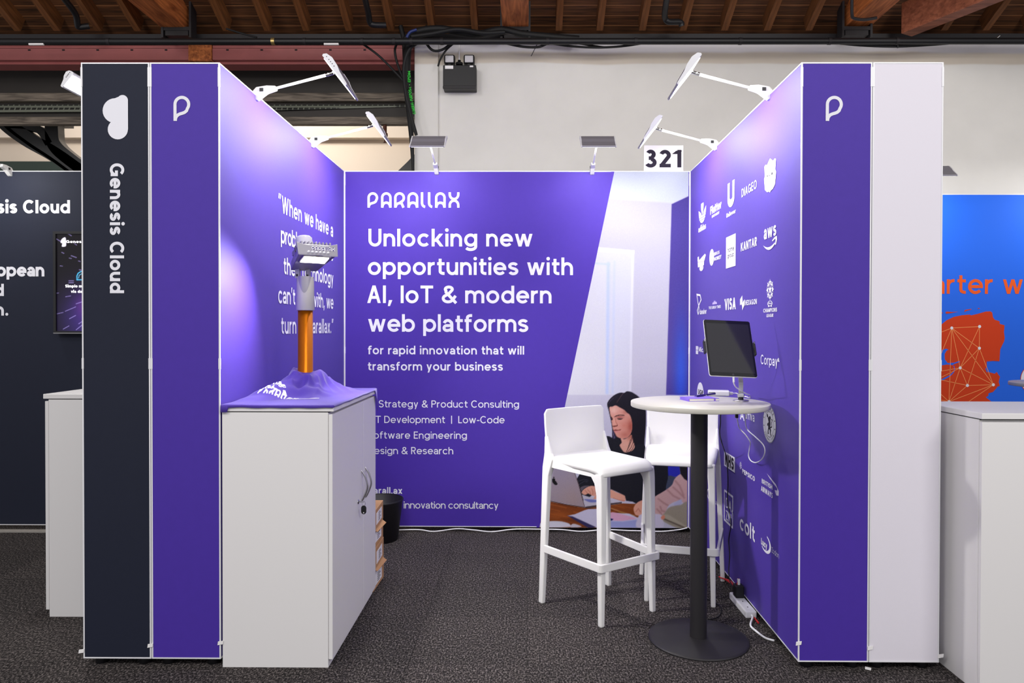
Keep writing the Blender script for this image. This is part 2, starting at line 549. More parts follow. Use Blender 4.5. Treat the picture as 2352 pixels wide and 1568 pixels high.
class Glyphs:
    """2-D triangles in cap-height units"""
    def __init__(s, w):
        s.w = w
        s.q = []            # polygons (list of (x, y))

    def stroke(s, pts, closed=False, w=None):
        h = (w or s.w) / 2
        P = [Vector((p[0], p[1])) for p in pts]
        n = len(P)
        L, R = [], []
        for i in range(n):
            a = P[i - 1] if (i > 0 or closed) else P[i]
            b = P[(i + 1) % n] if (i < n - 1 or closed) else P[i]
            d1 = (P[i] - a); d2 = (b - P[i])
            if d1.length < 1e-9: d1 = d2
            if d2.length < 1e-9: d2 = d1
            d1 = d1.normalized(); d2 = d2.normalized()
            t = (d1 + d2)
            t = t.normalized() if t.length > 1e-6 else d1
            nn = Vector((-t.y, t.x))
            k = max(0.35, nn.dot(Vector((-d1.y, d1.x))))
            L.append(P[i] + nn * (h / k)); R.append(P[i] - nn * (h / k))
        for i in range(n if closed else n - 1):
            j = (i + 1) % n
            s.q.append([R[i], R[j], L[j], L[i]])

    def L(s, *c):
        s.stroke([(c[i], c[i + 1]) for i in range(0, len(c), 2)])

    def D(s, x0, y0, x1, y1):
        """slanted stroke with level ends; x is the centre of the stroke"""
        if y1 < y0:
            x0, y0, x1, y1 = x1, y1, x0, y0
        k = s.w / 2 * math.hypot(x1 - x0, y1 - y0) / abs(y1 - y0)
        s.q.append([Vector((x0 - k, y0)), Vector((x0 + k, y0)), Vector((x1 + k, y1)), Vector((x1 - k, y1))])

    def arc(s, cx, cy, rx, ry, a0, a1, n=None):
        n = n or max(4, int(abs(a1 - a0) / 9))
        return [(cx + rx * math.cos(math.radians(a0 + (a1 - a0) * i / n)), cy + ry * math.sin(math.radians(a0 + (a1 - a0) * i / n))) for i in range(n + 1)]

    def O(s, cx, cy, rx, ry):
        s.stroke(s.arc(cx, cy, rx, ry, 0, 360, 40)[:-1], closed=True)

    def dot(s, cx, cy, r):
        s.q.append([Vector(p) for p in s.arc(cx, cy, r, r, 0, 360, 20)[:-1]])

    def glyph(s, ch):
        w = s.w; h = w / 2; X = XH
        A, St, L, D, O = s.arc, s.stroke, s.L, s.D, s.O
        if ch == ' ': return 0.27
        if ch in 'obdpqgce':
            cx, r, ry = 0.37, 0.37 - h, X / 2 - h + 0.012
            cy = X / 2
            if ch == 'o': O(cx, cy, r, ry); return 0.74
            if ch == 'c': St(A(cx, cy, r, ry, 42, 318)); return 0.69
            if ch == 'e': St(A(cx, cy, r, ry, 0, 320)); L(h * 1.2, cy, cx + r + h * 0.95, cy); return 0.73
            O(cx, cy, r, ry)
            xs = h if ch in 'bp' else 0.74 - h
            if ch in 'bd': L(xs, 0, xs, 1.0)
            elif ch in 'pq': L(xs, -0.24, xs, X)
            else: St([(xs, X), (xs, 0.0)] + A(cx, 0.0, xs - cx, 0.26 - h, 0, -150))
            return 0.74
        if ch in 'nhmru':
            if ch == 'n' or ch == 'h':
                W = 0.66
                L(h, 0, h, 1.0 if ch == 'h' else X)
                ry = 0.27; cy = X + 0.012 - h - ry
                St([(h, cy - 0.05)] + A(W / 2, cy, W / 2 - h, ry, 180, 0) + [(W - h, 0)]); return W
            if ch == 'm':
                W = 1.09; L(h, 0, h, X)
                ry = 0.24; cy = X + 0.012 - h - ry
                m_ = W / 2
                St([(h, cy - 0.05)] + A((h + m_) / 2, cy, (m_ - h) / 2, ry, 180, 0) + [(m_, 0)])
                St([(m_, cy - 0.05)] + A((m_ + W - h) / 2, cy, (W - h - m_) / 2, ry, 180, 0) + [(W - h, 0)]); return W
            if ch == 'u':
                W = 0.66; ry = 0.28; cy = h + ry - 0.012
                L(W - h, 0, W - h, X)
                St([(h, X)] + A(W / 2, cy, W / 2 - h, ry, 180, 360) + [(W - h, cy + 0.05)]); return W
            L(h, 0, h, X)
            St([(h, X - h - 0.26)] + A(h + 0.27, X - h - 0.25, 0.27, 0.26, 180, 82)); return 0.40
        if ch == 'a':
            W = 0.615; r = 0.25
            St(A(W / 2 - 0.01, X - h - 0.22, W / 2 - h - 0.01, 0.23, 160, 20)[:-1] + A(W - h - 0.12, X - h - 0.23, 0.12, 0.2, 35, 0) + [(W - h, 0)])
            cy = 0.215
            St(A(0.26, cy, 0.26 - h, cy - h + 0.01, 60, 300) )
            L(0.25, cy + cy - h - 0.0, W - h, cy + cy - h + 0.012); St([(0.34, h - 0.0)] + [(0.46, h + 0.03), (W - h, 0.22)]); return W
        if ch in 'sS':
            T = X if ch == 's' else 1.0
            W = 0.58 if ch == 's' else 0.68
            cx = W / 2; mid = T / 2 + 0.01; rx = W / 2 - h
            t, b = T - h + 0.01, h - 0.01
            St(A(cx, (mid + t) / 2, rx, (t - mid) / 2, 22, 200) + [(cx - rx * 0.55, mid + 0.035), (cx + rx * 0.55, mid - 0.035)] + A(cx, (mid + b) / 2, rx, (mid - b) / 2, 20, -158)); return W
        if ch == 't':
            St([(0.19, 0.92), (0.19, 0.26)] + A(0.19 + 0.2 - 0.0, 0.21, 0.2, 0.21 - h, 180, 270) + [(0.44, h)]); L(0.02, X - h, 0.44, X - h); return 0.44
        if ch == 'f':
            St([(0.16, 0), (0.16, 0.78)] + A(0.16 + 0.2, 0.8, 0.2, 0.21 - h, 180, 90) + [(0.43, 1.01 - h)]); L(0.0, X - h, 0.40, X - h); return 0.42
        if ch == 'i': L(h, 0, h, X); s.dot(h, 0.93, h * 1.22); return w
        if ch in 'lI|': L(h, 0 if ch != '|' else -0.08, h, 1.0 if ch != '|' else 1.04); return w
        if ch == 'k': L(h, 0, h, 1.0); D(0.16, 0.26, 0.54, X); D(0.57, 0, 0.27, 0.40); return 0.66
        if ch == 'v': D(0.08, X, 0.31, 0); D(0.31, 0, 0.54, X); return 0.62
        if ch == 'w': D(0.085, X, 0.29, 0); D(0.29, 0, 0.50, X); D(0.50, X, 0.71, 0); D(0.71, 0, 0.915, X); return 1.0
        if ch == 'x': D(0.08, X, 0.50, 0); D(0.08, 0, 0.50, X); return 0.58
        if ch == 'y': D(0.08, X, 0.31, 0.03); D(0.21, -0.24, 0.54, X); return 0.62
        if ch == 'z': L(0.02, X - h, 0.5, X - h); L(0.02, h, 0.5, h); D(0.09, h, 0.43, X - h); return 0.52
        # capitals
        if ch == 'A': D(0.1, 0, 0.40, 1); D(0.70, 0, 0.40, 1); L(0.18, 0.32, 0.62, 0.32); return 0.80
        if ch == 'B':
            L(h, 0, h, 1); St([(h, 1 - h), (0.34, 1 - h)] + A(0.34, 0.76, 0.24, 0.24 - h, 90, -90) + [(h, 0.52)]); St([(h, 0.52), (0.36, 0.52)] + A(0.36, 0.27, 0.26, 0.25 - h / 2, 90, -90) + [(h, h)]); return 0.68
        if ch in 'CGOQ':
            cx, rx, ry = 0.46, 0.46 - h, 0.5 - h + 0.012
            if ch in 'OQ':
                O(cx, 0.5, rx, ry)
                if ch == 'Q': D(0.82, -0.02, 0.60, 0.3)
                return 0.92
            St(A(cx, 0.5, rx, ry, 44, 316 if ch == 'C' else 345))
            if ch == 'G': L(0.5, 0.46, 0.9, 0.46); L(0.9 - h, 0.5, 0.9 - h, 0.05)
            return 0.86 if ch == 'C' else 0.92
        if ch == 'D': L(h, 0, h, 1); St([(h, 1 - h), (0.34, 1 - h)] + A(0.34, 0.5, 0.44 - h, 0.5 - h, 90, -90) + [(h, h)]); return 0.78
        if ch in 'EF':
            L(h, 0, h, 1); L(0, 1 - h, 0.56, 1 - h); L(0, 0.52, 0.52, 0.52)
            if ch == 'E': L(0, h, 0.57, h)
            return 0.58
        if ch == 'H': L(h, 0, h, 1); L(0.72 - h, 0, 0.72 - h, 1); L(0, 0.52, 0.7, 0.52); return 0.72
        if ch == 'K': L(h, 0, h, 1); D(0.18, 0.36, 0.60, 1); D(0.66, 0, 0.32, 0.56); return 0.74
        if ch == 'L': L(h, 0, h, 1); L(0, h, 0.52, h); return 0.53
        if ch == 'M': L(h, 0, h, 1); L(0.9 - h, 0, 0.9 - h, 1); D(0.09, 1, 0.45, 0.12); D(0.81, 1, 0.45, 0.12); return 0.9
        if ch == 'N': L(h, 0, h, 1); L(0.74 - h, 0, 0.74 - h, 1); D(0.11, 1, 0.63, 0); return 0.74
        if ch in 'PR':
            L(h, 0, h, 1); St([(h, 1 - h), (0.36, 1 - h)] + A(0.36, 0.71, 0.29 - h, 0.29 - h, 90, -90) + [(h, 0.42 + h)])
            if ch == 'R': D(0.62 - h, 0, 0.34, 0.45)
            return 0.66
        if ch == 'T': L(0, 1 - h, 0.72, 1 - h); L(0.36, 0, 0.36, 1); return 0.72
        if ch == 'U': St([(h, 1), (h, 0.36)] + A(0.37, 0.36, 0.37 - h, 0.36 - h + 0.01, 180, 360) + [(0.74 - h, 1)]); return 0.74
        if ch == 'V': D(0.09, 1, 0.38, 0); D(0.38, 0, 0.67, 1); return 0.76
        if ch == 'W': D(0.09, 1, 0.34, 0); D(0.34, 0, 0.58, 1); D(0.58, 1, 0.82, 0); D(0.82, 0, 1.07, 1); return 1.16
        if ch == 'X': D(0.09, 1, 0.62, 0); D(0.09, 0, 0.62, 1); return 0.71
        if ch == 'Y': D(0.09, 1, 0.36, 0.45); D(0.63, 1, 0.36, 0.45); L(0.36, 0, 0.36, 0.5); return 0.72
        if ch == 'Z': L(0.02, 1 - h, 0.62, 1 - h); L(0.02, h, 0.62, h); D(0.1, h, 0.54, 1 - h); return 0.64
        if ch == '&':
            St([(0.82, 0.0), (0.24, 0.62)] + A(0.40, 0.79, 0.20, 0.21 - h, 215, -35) + [(0.42, 0.56), (0.2, 0.42)] + A(0.36, 0.27, 0.36 - h, 0.28 - h, 130, 330) + [(0.79, 0.42)]); return 0.84
        if ch == '3':
            St(A(0.30, 0.74, 0.26 - h, 0.26 - h + .01, 150, -80)); St(A(0.30, 0.28, 0.31 - h, 0.28 - h + .01, 85, -155)); L(0.2, 0.53, 0.34, 0.53); return 0.6
        if ch == '2': St(A(0.30, 0.69, 0.30 - h, 0.31 - h, 160, -20) + [(0.12, h)]); L(0.02, h, 0.60, h); return 0.6
        if ch == '1': L(0.30, 0, 0.30, 1); D(0.08, 0.76, 0.30, 0.95); return 0.30 + h
        if ch == '.': s.dot(h, h, h * 1.1); return w
        if ch == ',': s.q.append([Vector((0.0, -0.17)), Vector((0.12, -0.17)), Vector((0.26, 0.17)), Vector((0.06, 0.17))]); return 0.24
        if ch == '-': L(0, 0.38, 0.36, 0.38); return 0.36
        if ch == '\u2019': s.q.append([Vector((0.0, 0.7)), Vector((0.1, 0.7)), Vector((0.2, 1.02)), Vector((0.04, 1.02))]); return 0.2
        if ch in '\u201c\u201d':
            for o in (0, 0.22):
                s.q.append([Vector((o, 0.74)), Vector((o + 0.1, 0.74)), Vector((o + 0.2, 1.04)), Vector((o + 0.05, 1.04))])
            return 0.42
        if ch == '@': O(0.5, 0.4, 0.45, 0.48); O(0.48, 0.4, 0.17, 0.2); L(0.68, 0.62, 0.68, 0.25); return 1.0
        if ch == '^': D(0.05, 0.6, 0.22, 1); D(0.4, 0.6, 0.22, 1); return 0.45
        L(h, 0, h, 1); return w


def text_polys(txt, w=0.17, track=0.0):
    """polygons and ink width of a line of text in cap-height units"""
    polys, x = [], 0.0
    gap = 0.155 - w * 0.25 + track
    for ch in txt:
        g = Glyphs(w)
        adv = g.glyph(ch)
        polys += [[(p.x + x, p.y) for p in q] for q in g.q]
        x += adv + gap
    if not polys:
        return [], 1
    x0 = min(p[0] for q in polys for p in q)
    x1 = max(p[0] for q in polys for p in q)
    return [[(p[0] - x0, p[1]) for p in q] for q in polys], x1 - x0


def fit_text(txt, w, aspect):
    _, wid = text_polys(txt, w)
    tr = max(-0.07, min(0.03, (aspect - wid) / max(1, len(txt) - 1)))
    return text_polys(txt, w, tr)


PLX = [('P', 193, 267), ('A', 287, 360), ('R', 378, 453), ('A', 470, 545), ('L', 563, 600), ('L', 612, 650), ('A', 661, 735), ('X', 755, 830)]


def emblem_p(w, W=0.7):
    """the drop-shaped letter P: stem, round head, tail sweeping back to the stem"""
    g = Glyphs(w); h = w / 2
    r = W / 2 - h
    g.stroke([(h, 0.0), (h, 1 - W / 2)] + g.arc(W / 2, 1 - W / 2, r, r, 180, -35) + [(k * W / 0.68, y) for k, y in ((0.53, 0.405), (0.45, 0.338), (0.36, 0.305), (0.27, 0.28), (0.19, 0.245), (0.125, 0.18), (0.085, 0.10), (0.075, 0.0))])
    return g.q


def logo_polys(w=0.155):
    out = []
    for ch, a, b in PLX:
        g = Glyphs(w); h = w / 2
        W = (b - a) / 104.0
        r = W / 2 - h
        if ch == 'P':
            g.q = emblem_p(w, W)
        elif ch == 'A':
            g.stroke([(h, 0), (h, 1 - W / 2)] + g.arc(W / 2, 1 - W / 2, r, W / 2 - h, 180, 0) + [(W - h, 0)])
            g.stroke([(h, 0.0), (h + 0.04, 0.16)] + g.arc(W / 2, 0.15, r * 0.8, 0.17, 160, 20) + [(W - h - 0.04, 0.16), (W - h, 0.0)])
        elif ch == 'R':
            g.stroke([(h, 0), (h, 1 - W / 2)] + g.arc(W / 2, 1 - W / 2, r, r, 180, -65) + [(W * 0.5, 0.30), (W * 0.25, 0.24), (h, 0.02)])
            g.stroke([(W * 0.48, 0.31), (W * 0.70, 0.26), (W - h * 1.3, 0.0)])
        elif ch == 'L':
            g.stroke([(h, 1), (h, 0.30)] + g.arc(h + 0.24, 0.30, 0.24, 0.28 - h + 0.05, 180, 262))
        else:
            g.stroke([(h, 1), (h, 0.86)] + g.arc(W / 2, 0.86, r, 0.30, 180, 360) + [(W - h, 1)])
            g.stroke([(h, 0), (h, 0.16)] + g.arc(W / 2, 0.16, r, 0.30, 180, 0) + [(W - h, 0)])
        out += [[(p.x + (a - 193) / 104.0, p.y) for p in q] for q in g.q]
    return out, (830 - 193) / 104.0


class Print:
    """flat printing gathered into one mesh on a surface; O + U*x + V*y with x to the reader's right and y up"""
    def __init__(s):
        s.v, s.f, s.i, s.mats = [], [], [], []
        s.k = 0

    def put(s, polys, fn, m, lift=0.0):
        if m not in s.mats:
            s.mats.append(m)
        k = s.mats.index(m)
        for j, q in enumerate(polys):
            # keep faces counter-clockwise towards the reader
            a = sum(q[i][0] * q[(i + 1) % len(q)][1] - q[(i + 1) % len(q)][0] * q[i][1] for i in range(len(q)))
            if a < 0:
                q = q[::-1]
            o = len(s.v)
            s.v += [fn(p[0], p[1], lift + ((j * 0.6180339887) % 1.0) * 6e-5) for p in q]
            s.f.append(list(range(o, o + len(q)))); s.i.append(k)

    def build(s, name, parent=None):
        o = flat(name, s.v, s.f, s.mats, parent, s.i)
        return o


def frame(O, U, V):
    O, U, V = Vector(O), Vector(U), Vector(V)
    N = U.cross(V).normalized()
    return lambda x, y, lift=0.0: O + U * x + V * y + N * lift


def circle(cx, cy, rx, ry=None, n=28, a0=0, a1=360):
    ry = rx if ry is None else ry
    return [(cx + rx * math.cos(math.radians(a0 + (a1 - a0) * i / n)), cy + ry * math.sin(math.radians(a0 + (a1 - a0) * i / n))) for i in range(n if a1 - a0 == 360 else n + 1)]


def ring(cx, cy, rx, ry, w, n=36, a0=0, a1=360):
    g = Glyphs(w)
    pts = circle(cx, cy, rx, ry, n, a0, a1)
    g.stroke(pts, closed=(a1 - a0 == 360))
    return [[(p.x, p.y) for p in q] for q in g.q]


def ribbon(pts, w, closed=False):
    g = Glyphs(w)
    g.stroke(pts, closed=closed)
    return [[(p.x, p.y) for p in q] for q in g.q]


def scaled(polys, x0, y0, sx, sy):
    return [[(x0 + p[0] * sx, y0 + p[1] * sy) for p in q] for q in polys]


# ---------------------------------------------------------------- a painter for printed pictures (vertex colours on a fine grid)
class Painter:
    def __init__(s, x0, y0, x1, y1, step, base):
        s.nx = int((x1 - x0) / step) + 1
        s.ny = int((y1 - y0) / step) + 1
        s.X, s.Y = np.meshgrid(np.linspace(x0, x1, s.nx), np.linspace(y0, y1, s.ny))
        s.step = (x1 - x0) / (s.nx - 1)
        s.C = np.empty(s.X.shape + (3,)); s.C[:] = np.array(base, float)
        s.rng = np.random.default_rng(3)

    def curve(s, pts, n=6):
        P = [np.array(p, float) for p in pts]
        out = []
        k = len(P)
        for i in range(k):
            a, b, c, d = P[i - 1], P[i], P[(i + 1) % k], P[(i + 2) % k]
            for j in range(n):
                t = j / n
                out.append(0.5 * (2 * b + (c - a) * t + (2 * a - 5 * b + 4 * c - d) * t * t + (3 * b - a - 3 * c + d) * t ** 3))
        return np.array(out)

    def mask(s, pts, soft=0.7, smooth=True):
        P = s.curve(pts) if smooth else np.array(pts, float)
        ins = np.zeros(s.X.shape, bool)
        dist = np.full(s.X.shape, 1e9)
        pad = soft * 3 + 3
        x0, y0 = P.min(0) - pad; x1, y1 = P.max(0) + pad
        sel = (s.X > x0) & (s.X < x1) & (s.Y > y0) & (s.Y < y1)
        if not sel.any():
            return np.zeros(s.X.shape)
        x, y = s.X[sel], s.Y[sel]
        i_ = np.zeros(x.shape, bool); d_ = np.full(x.shape, 1e9)
        for k in range(len(P)):
            ax, ay = P[k]; bx, by = P[(k + 1) % len(P)]
            if ay != by:
                c = ((ay > y) != (by > y)) & (x < (bx - ax) * (y - ay) / (by - ay) + ax)
                i_ ^= c
            L2 = (bx - ax) ** 2 + (by - ay) ** 2 + 1e-9
            t = np.clip(((x - ax) * (bx - ax) + (y - ay) * (by - ay)) / L2, 0, 1)
            d_ = np.minimum(d_, (x - ax - t * (bx - ax)) ** 2 + (y - ay - t * (by - ay)) ** 2)
        sd = np.where(i_, np.sqrt(d_), -np.sqrt(d_))
        out = np.zeros(s.X.shape)
        out[sel] = np.clip(0.5 + sd / (2 * soft), 0, 1)
        return out

    def fill(s, pts, col, soft=0.7, smooth=True, alpha=1.0, within=None):
        m = s.mask(pts, soft, smooth) * alpha
        if within is not None:
            m = m * within
        s.C = s.C * (1 - m[..., None]) + np.array(col, float) * m[..., None]
        return m

    def line(s, pts, w, col, soft=0.7, alpha=1.0, within=None):
        m = np.zeros(s.X.shape)
        P = np.array(pts, float)
        for k in range(len(P) - 1):
            a, b = P[k], P[k + 1]
            L2 = ((b - a) ** 2).sum() + 1e-9
            t = np.clip(((s.X - a[0]) * (b[0] - a[0]) + (s.Y - a[1]) * (b[1] - a[1])) / L2, 0, 1)
            d = np.hypot(s.X - a[0] - t * (b[0] - a[0]), s.Y - a[1] - t * (b[1] - a[1]))
            m = np.maximum(m, np.clip(0.5 + (w / 2 - d) / (2 * soft), 0, 1))
        m = m * alpha
        if within is not None:
            m = m * within
        s.C = s.C * (1 - m[..., None]) + np.array(col, float) * m[..., None]

    def blob(s, cx, cy, rx, ry, col, alpha=1.0, within=None):
        m = np.exp(-(((s.X - cx) / rx) ** 2 + ((s.Y - cy) / ry) ** 2)) * alpha
        if within is not None:
            m = m * within
        s.C = s.C * (1 - m[..., None]) + np.array(col, float) * m[..., None]

    def mesh(s, name, place, material, parent, keep=None):
        """place(px, py arrays) -> Nx3 points"""
        pts = place(s.X.ravel(), s.Y.ravel())
        idx = np.arange(s.nx * s.ny).reshape(s.ny, s.nx)
        q = np.stack([idx[1:, :-1], idx[1:, 1:], idx[:-1, 1:], idx[:-1, :-1]], -1).reshape(-1, 4)
        if keep is not None:
            k = keep(s.X, s.Y)
            q = q[k.ravel()[q].all(1)]
        me = bpy.data.meshes.new(name)
        me.from_pydata(pts.tolist(), [], q.tolist())
        c = np.clip(s.C.reshape(-1, 3) / 255, 0, 1)
        c = np.where(c <= 0.04045, c / 12.92, ((c + 0.055) / 1.055) ** 2.4)
        at = me.color_attributes.new('print', 'FLOAT_COLOR', 'POINT')
        at.data.foreach_set('color', np.concatenate([c, np.ones((len(c), 1))], 1).ravel())
        me.materials.append(material)
        o = bpy.data.objects.new(name, me)
        COL.objects.link(o)
        o.parent = parent
        return o


# ---------------------------------------------------------------- the setting
def under(parent, *objs):
    """parent objects that were modelled in room coordinates"""
    for o in objs:
        o.parent = parent
        o.location = -Vector(parent.location)
    return objs[0]


HALL_Y = 6.1
mb = MB(); mb.box((-9, -3, -0.1), (9, 12, 0)); struct(mb.build('floor', M_CARPET))
xl = xat(953, HALL_Y); xp = xat(1007, HALL_Y)
ztop = zat(99, HALL_Y)
mb = MB(); mb.box((xp, HALL_Y, 0), (9, HALL_Y + 0.3, ztop)).box((xl, HALL_Y - 0.03, 0), (xp, HALL_Y + 4.4, ztop - 0.012), bev=0.004)
struct(mb.build('wall_back', M_PLASTER))
FAR = 10.4
mb = MB(); mb.box((-9, FAR, 0), (xl, FAR + 0.2, 6)).box((-9, FAR - 0.12, zat(316, FAR - 0.12)), (xl, FAR, 6))
struct(mb.build('wall_far', M_CREAM))
mb = MB(); mb.box((-9, FAR - 0.2, zat(452, FAR - 0.2)), (-5.7, FAR, zat(371, FAR - 0.2))); struct(mb.build('trim_1', M_DKGREEN))

# sloping boarded roof that comes down to the wall head, and its rafters
SL = 0.458
Z0 = zat(88, HALL_Y)
ROOF_N = 6.9
A = math.atan(SL)
mb = MB()
mb.box((-9, -0.02, 0.0), (9, ROOF_N, 0.04))
roof = struct(mb.build('ceiling', M_ROOF))
roof.location = (0, HALL_Y + 0.35, Z0 + 0.16 - 0.35 * SL)
roof.rotation_euler = (0, 0, PI)
roof.rotation_euler = Euler((-A, 0, 0)) .to_matrix().to_euler()
# after the turn the boards run from the wall towards (and above) the aisle
roof.matrix_world = Matrix.Translation(roof.location) @ Matrix.Rotation(PI, 4, 'Z') @ Matrix.Rotation(A, 4, 'X')
rf = None
for i, px in enumerate([-43, 51, 141, 235, 324, 526, 620, 708, 805, 901, 994, 1092, 1283, 1376, 1473, 1566, 1660, 1757, 1852, 2160, 2255, 2350, 2444]):
    x = xat(px, HALL_Y, 90)
    if rf is None:
        mb = MB(); mb.box((-0.027, 0, -0.13), (0.027, 5.2, -0.002), M_RAFTER)
        rf = mb.build('roof_rafter', None)
        tag(rf, 'dark narrow timber rafter running up under the brown boarded roof', 'rafter', 'rafters under the boarded roof')
        o = rf
    else:
        o = rf.copy(); COL.objects.link(o)
    o.matrix_world = Matrix.Translation((x, HALL_Y, Z0 + 0.16)) @ Matrix.Rotation(PI, 4, 'Z') @ Matrix.Rotation(A, 4, 'X')


def timber(name, label, xa, xb, z0, z1, y0, y1, m):
    mb = MB(); mb.box((0, 0, 0), (xb - xa, y1 - y0, z1 - z0), m, bev=0.006)
    o = mb.build(name, m)
    o.location = (xa, y0, z0)
    return tag(o, label, 'beam', 'heavy roof timbers')


TY = HALL_Y - 0.05
tz = zat(74, TY)
timber('timber_beam', 'square red brown timber beam above the middle of the stand, end-on over the long pipe', xat(1155, TY, 70), xat(1214, TY, 70), tz, tz + 0.22, 2.5, TY, M_BEAM)
timber('timber_beam', 'red brown timber beam over the dark navy column', xat(384, TY, 74), xat(438, TY, 74), zat(75, TY), zat(75, TY) + 0.24, 2.5, TY, M_BEAM)
timber('timber_beam', 'red brown timber beam with a bent black rod hooked under it', xat(1935, TY, 68), xat(1992, TY, 68), zat(68, TY), zat(68, TY) + 0.24, 2.5, TY, M_BEAM)
# slanting brace that meets that last beam
bz = zat(78, 5.9)
pA = onY(2075, 78, 5.9); ddir = Vector((0.508, -1, 0)).normalized(); side = Vector((ddir.y, -ddir.x, 0))
mb = MB()
w_ = 0.135
pts = [Vector((0, 0, 0)), -side * w_, -side * w_ + ddir * 3.2, ddir * 3.2]
mb.prism(pts, (0, 0, 0.25), M_BEAM2, bev=0.006)
o = mb.build('timber_brace'); o.location = (pA.x - 0.02, pA.y, bz)
tag(o, 'pale red diagonal timber brace slanting away from the hooked beam', 'beam', 'heavy roof timbers')
# end plates and hangers in which the beams sit
for px, lab in ((1184, 'black iron beam shoe under the middle timber beam'), (411, 'black iron beam shoe under the beam over the navy column'), (1963, 'black iron beam shoe under the beam with the bent rod')):
    x = xat(px, 5.98, 80); hw = 0.125
    mb = MB()
    mb.box((-hw + 0.018, 0.004, -0.03), (hw - 0.018, 0.096, -0.001)).box((-hw, 0.0, -0.09), (-hw + 0.018, 0.1, 0.26)).box((hw - 0.018, 0.0, -0.09), (hw, 0.1, 0.26)).box((-hw + 0.03, 0.01, -0.07), (hw - 0.03, 0.09, -0.03))
    o = mb.build('beam_shoe', M_BLACKMETAL); o.location = (x, 5.93, tz)
    tag(o, lab, 'bracket', 'beam shoes')
# bent rod
P = [onY(1957, -6, 5.55), onY(1957, 33, 5.6), onY(1962, 42, 5.62), onY(1985, 45, 5.64), onY(2013, 41, 5.66)]
tag(MB().tube(smooth_path(P, 5), 0.012, n=8).build('bent_rod', M_BLACKMETAL), 'bent black rod hooked under a timber beam', 'rod')

# wall plate behind the pipe, maroon fascia, girder
def bar(name, m, x0, x1, z0, z1, y0, y1, label, cat, bev=0.0, group=None):
    mb = MB(); mb.box((0, 0, 0), (x1 - x0, y1 - y0, z1 - z0), m, bev=bev)
    o = mb.build(name); o.location = (x0, y0, z0)
    return tag(o, label, cat, group)


mb = MB(); mb.box((-9, HALL_Y - 0.02, zat(96, HALL_Y - 0.02)), (9, HALL_Y + 0.25, Z0 + 0.03), M_BLACKMETAL)
wp = struct(mb.build('trim_2'))
GY = 6.14


def fascia(name, xa, xb, label):
    t = thing(name, label, 'beam', (xa, GY, zat(137, GY)))
    z0, z1, zl = zat(137, GY), zat(103, GY), zat(110, GY)
    L = xb - xa
    mb = MB(); mb.box((0, 0, 0), (L, 0.16, zl - z0 - 0.004)).box((0, 0.006, zl - z0 + 0.002), (L, 0.16, z1 - z0)); mb.build('plate', M_MAROON, t)
    mb = MB(); mb.box((0, 0.05, -0.02), (L, 0.2, 0)); mb.build('lower_lip', M_MAROON, t)
    n = int(L / 0.295)
    for k in range(n):
        mb = MB(); mb.box((0.12 + k * 0.295, -0.006, zl - z0 - 0.022), (0.14 + k * 0.295, 0.01, zl - z0 - 0.012)); mb.build('bolt', M_DARKGAP, t)
    return t


fascia('steel_fascia', -5.6, xat(433, GY, 120), 'long maroon steel fascia above the dark navy column')
fascia('steel_fascia', xat(488, GY, 120), xl, 'shorter maroon steel fascia ending at the black hoses')
bar('timber_block', M_BEAM, xat(434, GY, 120), xat(487, GY, 120), zat(140, GY), zat(103, GY), GY - 0.01, GY + 0.3, 'brown timber block wedged between two maroon fascias', 'block')
G2 = 6.5
t = thing('plate_girder', 'deep dark plate girder behind the stand lamps, edged with weathered planks', 'girder', (-9, G2, zat(285, G2)))
z = lambda y, Y: zat(y, Y) - t.location.z
L = xl + 9
mb = MB(); mb.box((0, 0.06, z(285, G2 + .06)), (L, 0.12, z(120, G2))); mb.build('web', M_GIRDER, t)
mb = MB(); mb.box((0, 0, z(232, G2)), (L, 0.07, z(213, G2)), bev=0.004); mb.build('plank', M_PLANK, t)
mb = MB(); mb.box((0, 0, 0.0), (L, 0.07, z(268, G2)), bev=0.004); mb.build('plank', M_PLANK, t)
v = [(0, 0.055, z(236, G2)), (L, 0.055, z(236, G2)), (L, 0.055, z(240, G2)), (L - 1.6, 0.02, z(253, G2)), (0, 0.02, z(262, G2))]
mb = MB(); mb.prism([Vector(p) for p in v], (0, 0.012, 0), M_PERF); mb.build('perforated_plate', None, t)

# cast iron brackets in the gap on the far side
def P7(x, y):
    return onY(x, y, 7.0)


t = thing('iron_bracket', 'cast iron roof bracket with curved arms behind the navy panel', 'bracket', P7(90, 330))
def strap(pts, w, d=0.10):
    g = Glyphs(w)
    P = smooth_path([Vector((p.x, p.z, 0)) for p in (P7(*q) for q in pts)], 6)
    g.stroke([(p.x, p.y) for p in P])
    m_ = MB()
    for q in g.q:
        m_.prism([Vector((p.x, 7.0, p.y)) for p in q], (0, d, 0))
    return m_


under(t, strap([(-60, 215), (-10, 245), (10, 280), (60, 318), (130, 358), (230, 430)], 0.15).build('curved_arm', M_IRON))
under(t, strap([(-60, 205), (-14, 238), (8, 284), (62, 328), (128, 372), (226, 446)], 0.03, 0.16).build('rib', M_IRON))
under(t, strap([(118, 268), (118, 300), (124, 332), (160, 366), (250, 430)], 0.13).build('curved_arm', M_IRON))
under(t, strap([(20, 285), (60, 288), (92, 300), (112, 330)], 0.075).build('curved_arm', M_IRON))
mb = MB(); a = P7(88, 282); b = P7(140, 274)
mb.box((a.x, 6.95, a.z), (b.x, 7.2, b.z)); under(t, mb.build('head_plate', M_IRON))
o = strap([(905, 420), (945, 382), (975, 350)], 0.12).build('iron_strut', M_IRON)
tag(o, 'short black iron strut rising behind the stand beside the white pier', 'strut')

